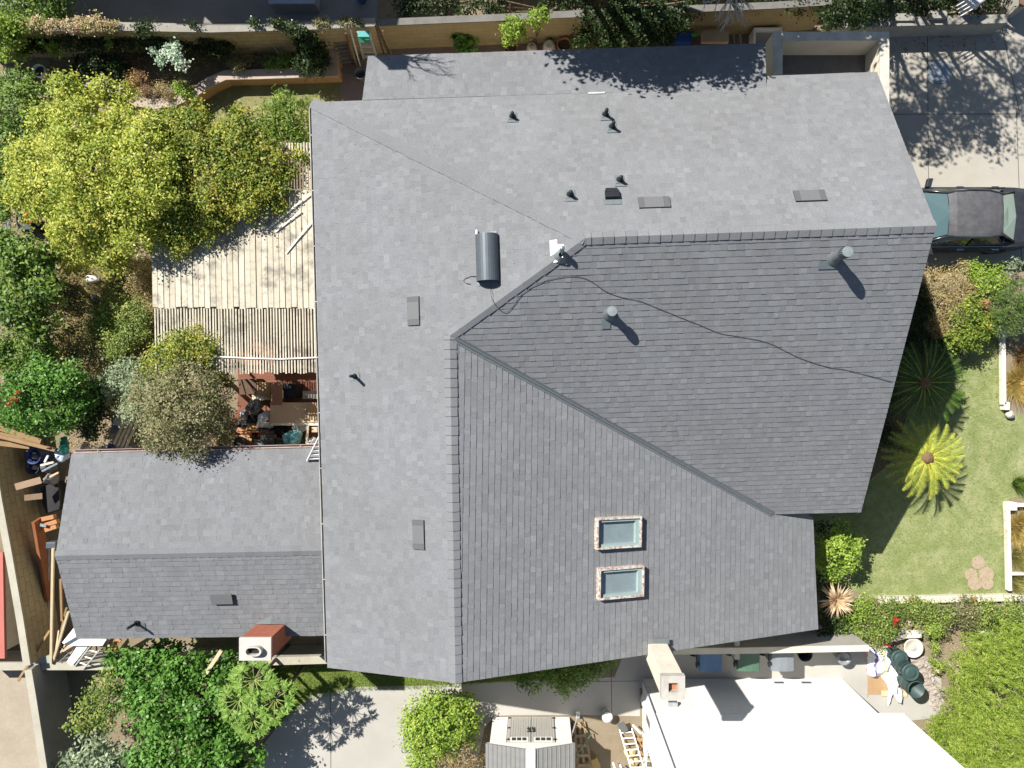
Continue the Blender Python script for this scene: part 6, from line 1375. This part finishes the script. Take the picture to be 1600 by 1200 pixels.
for i, (x, y, z, r, lab) in enumerate(((398, 1062, 2.3, .52, 'topmost papaya crown beside the garden wall'), (374, 1094, 2.2, .48, 'left papaya crown against the glossy hedge'), (430, 1092, 2.2, .50, 'right papaya crown over the lawn strip'), (396, 1125, 2.1, .46, 'lowest papaya crown beside the path'), (385, 1072, 2.0, .4, 'small papaya crown between the topmost and left ones'))):
    rng = np.random.default_rng(300 + i); c = P(x, y, z); t = thing('papaya_plant', lab, 'papaya', (c.x, c.y, 0), 'papaya crowns by the path'); rosette(c, r * 1.3, 12, L_papaya, m_stalk, t, rng)
    g = MB(); g.tube([(c.x + .1, c.y + .05, -.05), (c.x + .05, c.y, z * .6), tuple(c)], [.06, .05, .035], 8); g.build('trunk', m_bark, t, True)

# ================================================================== bottom middle and right
plant('round_shrub', 'shrub', 'rounded leafy green shrub beside the plastic shed', [(690, 1130, .75, .95, 1, .8), (655, 1145, .6, .55), (720, 1120, .7, .5), (690, 1100, .6, .5), (665, 1185, .6, .5), (730, 1150, .5, .3), (650, 1120, .6, .4)], L_fresh, 420, 26, .09, .085, .05, r=.04, upw=.7, out=.8)
plant('shrub', 'shrub', 'brown twiggy shrub tangled with the round green shrub', [(720, 1175, .8, .4), (700, 1190, .8, .35), (745, 1185, .6, .3), (715, 1205, .8, .4)], lm('twiggy_leaf', [(0, (.10, .13, .035)), (.5, (.22, .17, .09)), (1, (.30, .22, .13))]), 120, 16, .09, .09, .022, r=.03, rnd_=.9, bark=m_twig)
plant('hedge', 'hedge', 'shaded hedge under the south gable of the main house', [(835, 1060, .75, .35), (865, 1055, .85, .4), (895, 1050, .85, .42), (925, 1040, .8, .38), (950, 1030, .8, .3), (880, 1070, .6, .3), (905, 1062, .6, .28), (815, 1062, .5, .25)], L_green, 230, 20, .08, .07, .04, r=.03)
plant('shrub', 'shrub', 'bright lime green bush by the east corner of the roof', [(1310, 850, 1.2, .40), (1294, 872, 1.0, .36), (1328, 868, 1.1, .34), (1312, 830, 1.2, .26), (1300, 893, .8, .26), (1334, 848, 1.1, .22), (1290, 842, .9, .2), (1322, 888, .8, .2)], L_fresh, 150, 24, .075, .075, .05, r=.04)
plant('shrub', 'shrub', 'dark shaded shrub along the east house wall', [(1290, 905, .5, .4), (1300, 955, .6, .45), (1290, 985, .5, .4), (1285, 830, .5, .35), (1315, 990, .5, .3)], L_dark, 140, 20, .09, .07, .04)
# spiky dracaena
def spiky(x, y, z, r, n, m, label, name='spiky_plant', cat='plant', seed=1, trunk_r=.05):
    rng = np.random.default_rng(seed); c = np.array(P(x, y, z)); t = thing(name, label, cat, (float(c[0]), float(c[1]), 0)); V, T = [], []
    for k in range(n):
        a = rng.uniform(0, 2 * math.pi); el_ = rng.uniform(-.15, 1.2); L = r * rng.uniform(.8, 1.1) * (1.05 if el_ < .7 else .9); d = np.array([math.cos(a) * math.cos(el_), math.sin(a) * math.cos(el_), math.sin(el_)]); s_ = np.array([-math.sin(a), math.cos(a), 0]) * .026
        m1, tp = c + d * L * .5, c + d * L - np.array([0, 0, L * .12]); tt = rng.uniform(0, 1)
        V += [c - s_ * .6, c + s_ * .6, m1 + s_, m1 - s_, m1 - s_, m1 + s_, tp + s_ * .08, tp - s_ * .08]; T += [tt, tt]
    fastmesh('leaves', np.array(V), len(T), 4, np.array(T), m, t); g = MB(); g.tube([(c[0], c[1], -.1), (c[0], c[1], c[2])], trunk_r, 8); g.build('trunk', m_bark, t, True)
spiky(1306, 937, .9, .52, 120, lm('tan_sword_leaf', [(0, (.20, .13, .075)), (.5, (.36, .26, .16)), (1, (.46, .36, .25))]), 'tan spiky dracaena by the south-east roof corner', seed=3)
# cycads
def cycad(x, y, z, r, n, m, label, seed):
    rng = np.random.default_rng(seed); c = P(x, y, z); t = thing('sago_palm', label, 'palm', (c.x, c.y, 0), None); V, T = [], []; rb = MB()
    for ring_, (cnt, elev, ln) in enumerate(((n, .32, 1.0), (n, .14, 1.03), (5, .6, .6))):
        for k in range(cnt):
            a = 2 * math.pi * (k + .5 * ring_) / cnt + rng.uniform(-.07, .07); L = r * ln * rng.uniform(.92, 1.06); ax = np.array([math.cos(a), math.sin(a), 0.]); sd_ = np.array([-math.sin(a), math.cos(a), 0.]); pts = []
            for s_ in np.linspace(.10, 1, 15):
                pts.append(np.array(c) + ax * (L * s_) + np.array([0, 0, L * (elev * s_ * 1.5 - (elev * 1.5 + .13) * s_ * s_)]))
            rb.tube([tuple(p) for p in pts[::3]], [.020, .016, .012, .009, .005][:len(pts[::3])], 4, False)
            for j in range(1, 15):
                for sg in (-1, 1):
                    for q in (0, .5):
                        p = pts[j - 1] + (pts[j] - pts[j - 1]) * q; f = (j + q) / 15; w_ = r * .15 * math.sin(math.pi * min(1, .12 + f * .86)) ** .6 * rng.uniform(.85, 1.1)
                        tip = p + sd_ * sg * w_ * .8 + ax * w_ * .75 + np.array([0, 0, w_ * .25]); b0 = ax * .014
                        V += [p - b0, p + b0, tip]; T.append(np.clip(.75 - .5 * (w_ / (r * .15)) * rng.uniform(.2, 1.2) + rng.uniform(-.15, .3), 0, 1))
    fastmesh('fronds', np.array(V), len(T), 3, np.array(T), m, t); rb.build('frond_ribs', mat('yellow_rib', (.42, .36, .06), (.36, .33, .06), 6, .6), t)
    g = MB(); g.lathe((c.x, c.y, 0), [(.20, -.05), (.24, z * .5), (.22, z), (.0, z + .02)], 14); g.build('trunk', m_bark, t, True)
    g = MB(); g.blob((c.x, c.y, z + .06), .17, .17, .13, 16, 10, .05, seed); g.build('core', mat('furry_brown_core', (.19, .12, .06), (.10, .065, .035), 25, .95, bumps=.8), t, True)
cycad(1447, 715, 1.25, 1.17, 13, lm('sago_leaflet', [(0, (.07, .12, .025)), (.35, (.17, .23, .04)), (.65, (.30, .32, .05)), (1, (.46, .38, .06))], gain=1.8), 'yellowing sago palm half in the house shade on the lawn', 4)
cycad(1443, 598, 1.3, 1.22, 16, lm('shaded_sago_leaflet', [(0, (.02, .045, .01)), (.5, (.045, .09, .016)), (1, (.09, .14, .03))]), 'shade-darkened sago palm in the deep shade of the roof', 7)  # leaflet colour itself darkened for the roof shade
plant('shrub', 'shrub', 'small bright sprig at the edge of the roof shade above the palms', [(1492, 625, .35, .14), (1500, 615, .3, .12)], L_fresh, 14, 9, .04, .09, .05, r=.01)
# shrubs along the drive
for bl, m, lab, nc, pe, L, W in (
    ([(1470, 445, .75, .55), (1500, 435, .8, .45), (1475, 480, .7, .5), (1505, 465, .7, .45), (1462, 510, .5, .4), (1490, 505, .6, .45), (1450, 430, .6, .3)], L_tan, 'dry tan bush beside the drive and the house shade', 300, 22, .055, .022),
    ([(1535, 440, .8, .42), (1555, 435, .8, .35), (1525, 425, .8, .3), (1560, 455, .7, .3)], L_fresh, 'fresh green bush on the kerb of the drive', 150, 20, .06, .035),
    ([(1510, 490, .9, .42), (1530, 510, .85, .42), (1500, 525, .8, .4), (1540, 490, .8, .35), (1520, 530, .7, .35), (1490, 540, .6, .25)], lm('berry_leaf', [(0, (.05, .085, .012)), (.5, (.12, .17, .025)), (.9, (.22, .24, .04)), (1, (.35, .15, .04))]), 'glossy yellow-green bush with orange tips beside the tan bush', 200, 24, .07, .045)):
    plant('shrub', 'shrub', lab, bl, m, nc, pe, .07, L, W, r=.03, rnd_=.8)
def needles(name, label, blobs, m, nc, per, L, W, shell=(.7, 1.0), cat='conifer', sig=.06):
    SEED[0] += 1; rng = np.random.default_rng(SEED[0]); b = B3(blobs); t = thing(name, label, cat, (b[0][0], b[0][1], 0)); C, D, T, N = [], [], [], []
    vol = sum(x[3] * x[4] for x in b)
    for (x, y, z, rx, ry, rz) in b:
        k = int(nc * rx * ry / vol); d = nrm(rng.normal(size=(k * 2, 3))); d = d[d[:, 2] > -.15][:k]; c = np.array([x, y, z]) + d * rng.uniform(*shell, (len(d), 1)) * np.array([rx, ry, rz])
        ax = nrm(d * .55 + np.array([.45, -.40, .25]) + rng.normal(size=d.shape) * .35); tt = rng.uniform(0, .45, len(d))
        for i in range(len(d)):
            s_ = rng.uniform(0, 1, per); base_ = c[i] + ax[i] * (s_[:, None] - .5) * .34 + rng.normal(size=(per, 3)) * sig * .35
            dd = nrm(ax[i] + rng.normal(size=(per, 3)) * .42); C.append(base_ + dd * L * .4); D.append(dd); N.append(nrm(rng.normal(size=(per, 3)) * .8 + [0, 0, .8])); T.append(tt[i] + rng.uniform(0, .55, per))
    C, D, N, T = map(np.concatenate, (C, D, N, T)); C[:, 2] = np.maximum(C[:, 2], .03)
    leaves(C, D, N, L * rng.uniform(.7, 1.3, len(C)), W, T, 'crown', m, t, 0); trunk((b[0][0], b[0][1]), b, .07, m_bark, t, rng, 2)
needles('feathery_conifer', 'wide feathery yellow-green conifer in the lower right corner', [(1560, 1080, 1.1, 1.3, 1, .7), (1510, 1100, .9, .75), (1545, 1030, 1.0, .8), (1600, 1020, 1.1, .8), (1500, 1040, .6, .45), (1490, 1150, .9, .75), (1550, 1160, 1.2, 1.1, 1, .7), (1610, 1130, 1.3, 1.0), (1470, 1135, .6, .45), (1530, 1210, 1.1, .9), (1600, 1210, 1.2, 1.0), (1480, 1200, .8, .6), (1455, 1145, .35, .3), (1570, 995, .8, .5), (1520, 1005, .6, .35)], L_conifer, 2500, 40, .10, .012)
needles('juniper', 'dark green juniper sprawling at the right edge below the drive', [(1570, 480, .9, .55), (1595, 465, 1.0, .55), (1590, 500, .8, .45), (1555, 500, .7, .35), (1610, 485, .9, .5)], lm('juniper_needle', [(0, (.035, .065, .02)), (.5, (.08, .13, .035)), (1, (.16, .21, .07))], .6), 420, 26, .09, .016, cat='shrub')
plant('shrub', 'shrub', 'brown dead clump in front of the juniper', [(1540, 478, .95, .16), (1548, 488, .9, .12)], L_brown, 24, 14, .06, .08, .03, r=.015)
plant('shrub', 'shrub', 'pale shrub at the kerb corner right of the tan bush', [(1578, 420, .6, .18), (1590, 410, .6, .12)], L_grey, 20, 10, .07, .08, .03, r=.012)
def tuft(x, y, r, n, m, label, seed, name='dry_grass', cat='grass clump', h=.45):
    rng = np.random.default_rng(seed); c = np.array(P(x, y, 0)); t = thing(name, label, cat, (float(c[0]), float(c[1]), 0)); a = rng.uniform(0, 2 * math.pi, n); rad = np.sqrt(rng.uniform(0, 1, n)) * r * .55
    b = c + np.stack([np.cos(a) * rad, np.sin(a) * rad, np.zeros(n)], 1); lean = rng.uniform(.2, 1.0, n)[:, None]; dirs = np.stack([np.cos(a), np.sin(a), np.zeros(n)], 1) + rng.normal(size=(n, 3)) * .4
    tip = b + dirs * lean * r * .8; tip[:, 2] = h * rng.uniform(.4, 1.1, n); s_ = np.cross(dirs, [0, 0, 1]); s_ = nrm(s_) * .009
    fastmesh('blades', np.stack([b - s_, b + s_, tip], 1).reshape(-1, 3), n, 3, rng.uniform(0, 1, n), m, t); return t
L_straw = lm('straw_blade', [(0, (.20, .15, .05)), (.4, (.40, .28, .09)), (.8, (.50, .38, .16)), (1, (.24, .26, .07))])
tuft(1592, 598, .55, 1500, L_straw, 'golden dry grass clump right of the upper edging rail', 1); tuft(1598, 560, .4, 800, L_brown, 'brown grass clump above the golden one at the right edge', 2)
tuft(1596, 825, .55, 1600, L_straw, 'large golden dry grass clump inside the lower edging frame', 3); tuft(1590, 868, .38, 800, lm('olive_blade', [(0, (.10, .11, .03)), (.6, (.22, .22, .07)), (1, (.36, .30, .12))]), 'olive grass clump below the large golden one', 4)
tuft(1585, 910, .3, 500, MATS['olive_blade'], 'small grass clump at the bottom of the edging frame', 5); tuft(1588, 755, .25, 400, L_green, 'green weed tuft on the right edge of the lawn', 6, 'weed_clump', 'weed')
# rose beds
for i, (bl, lab) in enumerate((
    ([(1345, 950, .6, .4), (1330, 965, .6, .35)], 'rose bush beside the tan dracaena'), ([(1372, 948, .65, .38), (1395, 952, .6, .3)], 'rose bush below the left end of the lawn kerb'), ([(1352, 985, .6, .38), (1330, 990, .5, .3), (1372, 1000, .5, .25)], 'rose bush overhanging the bin wall end'), ([(1385, 970, .7, .38), (1378, 988, .6, .3)], 'rose bush carrying the brightest red bloom'),
    ([(1440, 952, .6, .36), (1425, 950, .5, .25)], 'rose bush right of the gap in the bed'), ([(1468, 962, .65, .4), (1450, 978, .55, .3)], 'rose bush with pale stems, second right of the gap'), ([(1500, 952, .65, .4), (1510, 970, .6, .3)], 'tall rose bush near the middle of the right bed'), ([(1535, 955, .65, .42), (1545, 972, .5, .3)], 'grey-leaved rose bush in the right bed'), ([(1568, 965, .6, .36), (1580, 955, .6, .36)], 'rose bush by the right edge with a cream bloom'), ([(1600, 960, .6, .4), (1595, 980, .5, .3)], 'rose bush cut by the right edge above the conifer'))):
    plant('rose_bush', 'rose bush', lab, bl, L_rose if i % 3 else L_fresh if i == 0 else L_olive if i == 6 else L_rose, 75, 19, .08, .065, .035, r=.025, rnd_=.8)
blooms(['bright red rose on the bed left of the gap'], [(1399, 971)], .95, .11, L_red, 'rose', 14)
blooms(['dark red rose near the broken bench'], [(1384, 1006)], .6, .09, L_red, 'rose', 10)
blooms(['cream rose right of the red rose', 'cream rose at the lower left of the right bed', 'cream rose by the conifer tip', 'white rose at the right edge', 'pale rose in the middle of the right bed', 'pale rose low in the left bed'], [(1422, 974), (1483, 981), (1465, 1049), (1586, 977), (1512, 975), (1375, 997)], .6, .06, L_cream, 'rose', 7)
blooms(['pink rose in the shade under the roof corner', 'second pink rose in the shade under the roof corner'], [(1286, 995), (1282, 978)], .7, .07, L_pink, 'rose', 7)
c = P(1540, 988, .2); g = MB(); g.blob(c, .22, .16, .18, seed=44, zmin=0); solo(g, 'stone', m_bowl, 'pale flat stone in the right rose bed', 'stone', None, True)
plant('climber', 'plant', 'thin climber trailing down between the barrels and the conifer', [(1462, 985, .7, .22), (1463, 1010, .5, .16), (1465, 1040, .4, .18), (1458, 1035, .3, .14)], L_fresh, 50, 14, .06, .06, .03, r=.015)

# ================================================================== ground cover
def scatter(name, polys, n, z, m, L, W, kind='stuff', up=1.2, seed=1, blades=False, h=.05):
    rng = np.random.default_rng(seed); pts = []
    for poly in polys:
        pw = np.array([P(x, y, 0).xy for x, y in poly]); lo, hi = pw.min(0), pw.max(0); A_ = np.prod(hi - lo); q = rng.uniform(lo, hi, (n * 3 // len(polys), 2)); ins = np.zeros(len(q), bool); j = len(pw) - 1
        for i in range(len(pw)):
            c = ((pw[i, 1] > q[:, 1]) != (pw[j, 1] > q[:, 1])) & (q[:, 0] < (pw[j, 0] - pw[i, 0]) * (q[:, 1] - pw[i, 1]) / (pw[j, 1] - pw[i, 1] + 1e-12) + pw[i, 0]); ins ^= c; j = i
        pts.append(q[ins][:n // len(polys)])
    q = np.concatenate(pts); k = len(q); C = np.concatenate([q, np.full((k, 1), z)], 1) + rng.uniform(0, .02, (k, 3)) * [0, 0, 1]
    if blades:
        a = rng.uniform(0, 2 * math.pi, k); d = np.stack([np.cos(a), np.sin(a), np.zeros(k)], 1); tip = C + d * rng.uniform(.2, .9, (k, 1)) * h + np.array([0, 0, 1]) * h * rng.uniform(.5, 1.1, (k, 1)); s_ = np.stack([-np.sin(a), np.cos(a), np.zeros(k)], 1) * W / 2
        return fastmesh(name, np.stack([C - s_, C + s_, tip], 1).reshape(-1, 3), k, 3, rng.uniform(0, 1, k), m, None, kind)
    N = nrm(rng.normal(size=(k, 3)) * .45 + [0, 0, up]); o = leaves(C, rng.normal(size=(k, 3)), N, L * rng.uniform(.6, 1.4, k), W * rng.uniform(.6, 1.4, k), rng.uniform(0, 1, k), name, m, None); o['kind'] = kind; return o
L_blade = lm('lawn_blade', [(0, (.07, .105, .02)), (.45, (.14, .19, .045)), (.75, (.24, .26, .09)), (1, (.37, .34, .17))])
o = scatter('lawn_grass', [[(1330, 760), (1400, 560), (1440, 530), (1562, 530), (1568, 650), (1590, 660), (1590, 775), (1570, 785), (1572, 930), (1375, 933), (1300, 890)]], 30000, .006, L_blade, 0, .008, blades=True, h=.05, seed=21)
o = scatter('strip_grass', [[(430, 1035), (950, 1035), (900, 1060), (760, 1067), (680, 1075), (560, 1078), (492, 1092), (455, 1118), (432, 1140), (405, 1130)]], 14000, .005, lm('green_blade', [(0, (.05, .09, .012)), (.5, (.11, .165, .025)), (1, (.22, .22, .06))]), 0, .010, blades=True, h=.08, seed=22)
L_weed = lm('weed_blade', [(0, (.14, .13, .04)), (.4, (.26, .22, .09)), (.75, (.40, .33, .17)), (1, (.20, .24, .07))])
L_lit = lm('fallen_leaf', [(0, (.10, .065, .03)), (.4, (.22, .15, .07)), (.8, (.34, .26, .14)), (1, (.14, .15, .05))], .8, .1)
scatter('leaf_litter', [[(-20, 90), (240, 90), (240, 700), (-20, 700)]], 9000, .01, L_lit, .055, .03, seed=23)
scatter('dry_weeds', [[(90, 400), (240, 400), (240, 640), (90, 640)]], 17000, .0, L_weed, 0, .011, blades=True, h=.18, seed=24)
scatter('leaf_litter', [[(1395, 55), (1560, 55), (1560, 85), (1395, 85)]], 120, .014, L_brown, .06, .035, seed=25)
scatter('leaf_litter', [[(1280, 940), (1600, 945), (1600, 1010), (1440, 1020), (1330, 1005)]], 1200, .01, L_lit, .045, .025, seed=26)
scatter('leaf_litter', [[(75, 1060), (230, 1060), (230, 1210), (120, 1210)], [(640, 1120), (760, 1120), (770, 1200), (640, 1200)]], 1500, .012, L_lit, .05, .028, seed=27)
scatter('leaf_litter', [[(140, 90), (520, 90), (520, 110), (330, 112), (280, 150), (150, 125)]], 900, .345, L_lit, .05, .03, seed=28)
# ================================================================== camera, sun, sky
cam = bpy.data.cameras.new('camera'); co = bpy.data.objects.new('camera', cam); COL.objects.link(co); SC.camera = co
co.location = (0, 0, H); co.rotation_euler = (0, 0, 0)
cam.sensor_width = 36; cam.lens = 36 * F / 1600; cam.shift_x = -(CX - 800) / 1600; cam.clip_start = .5; cam.clip_end = 1000
az = Vector((.74, -.67)).normalized(); el = R(47)
sd = Vector((az.x * math.cos(el), az.y * math.cos(el), -math.sin(el)))
sl_ = bpy.data.lights.new('sun', 'SUN'); so = bpy.data.objects.new('sun', sl_); COL.objects.link(so)
sl_.energy = 5.0; sl_.angle = R(.5); sl_.color = (1.0, .955, .88)
so.rotation_euler = sd.to_track_quat('-Z', 'Y').to_euler(); so.location = (-20, 20, 30)
w = bpy.data.worlds.new('World'); SC.world = w; w.use_nodes = True; t = w.node_tree
sky = t.nodes.new('ShaderNodeTexSky'); sky.sky_type = 'NISHITA'; sky.sun_disc = False
sky.sun_elevation = el; sky.sun_rotation = math.atan2(-az.x, -az.y) % (2 * math.pi); sky.air_density = 1.0; sky.dust_density = .6
bg = t.nodes['Background']; bg.inputs['Strength'].default_value = .052
t.links.new(sky.outputs[0], bg.inputs['Color'])
SC.view_settings.view_transform = 'Standard'; SC.view_settings.look = 'None'; SC.view_settings.gamma = 1
SC.view_settings.exposure = .94
SC.cycles.max_bounces = 6; SC.cycles.diffuse_bounces = 3; SC.cycles.transparent_max_bounces = 8
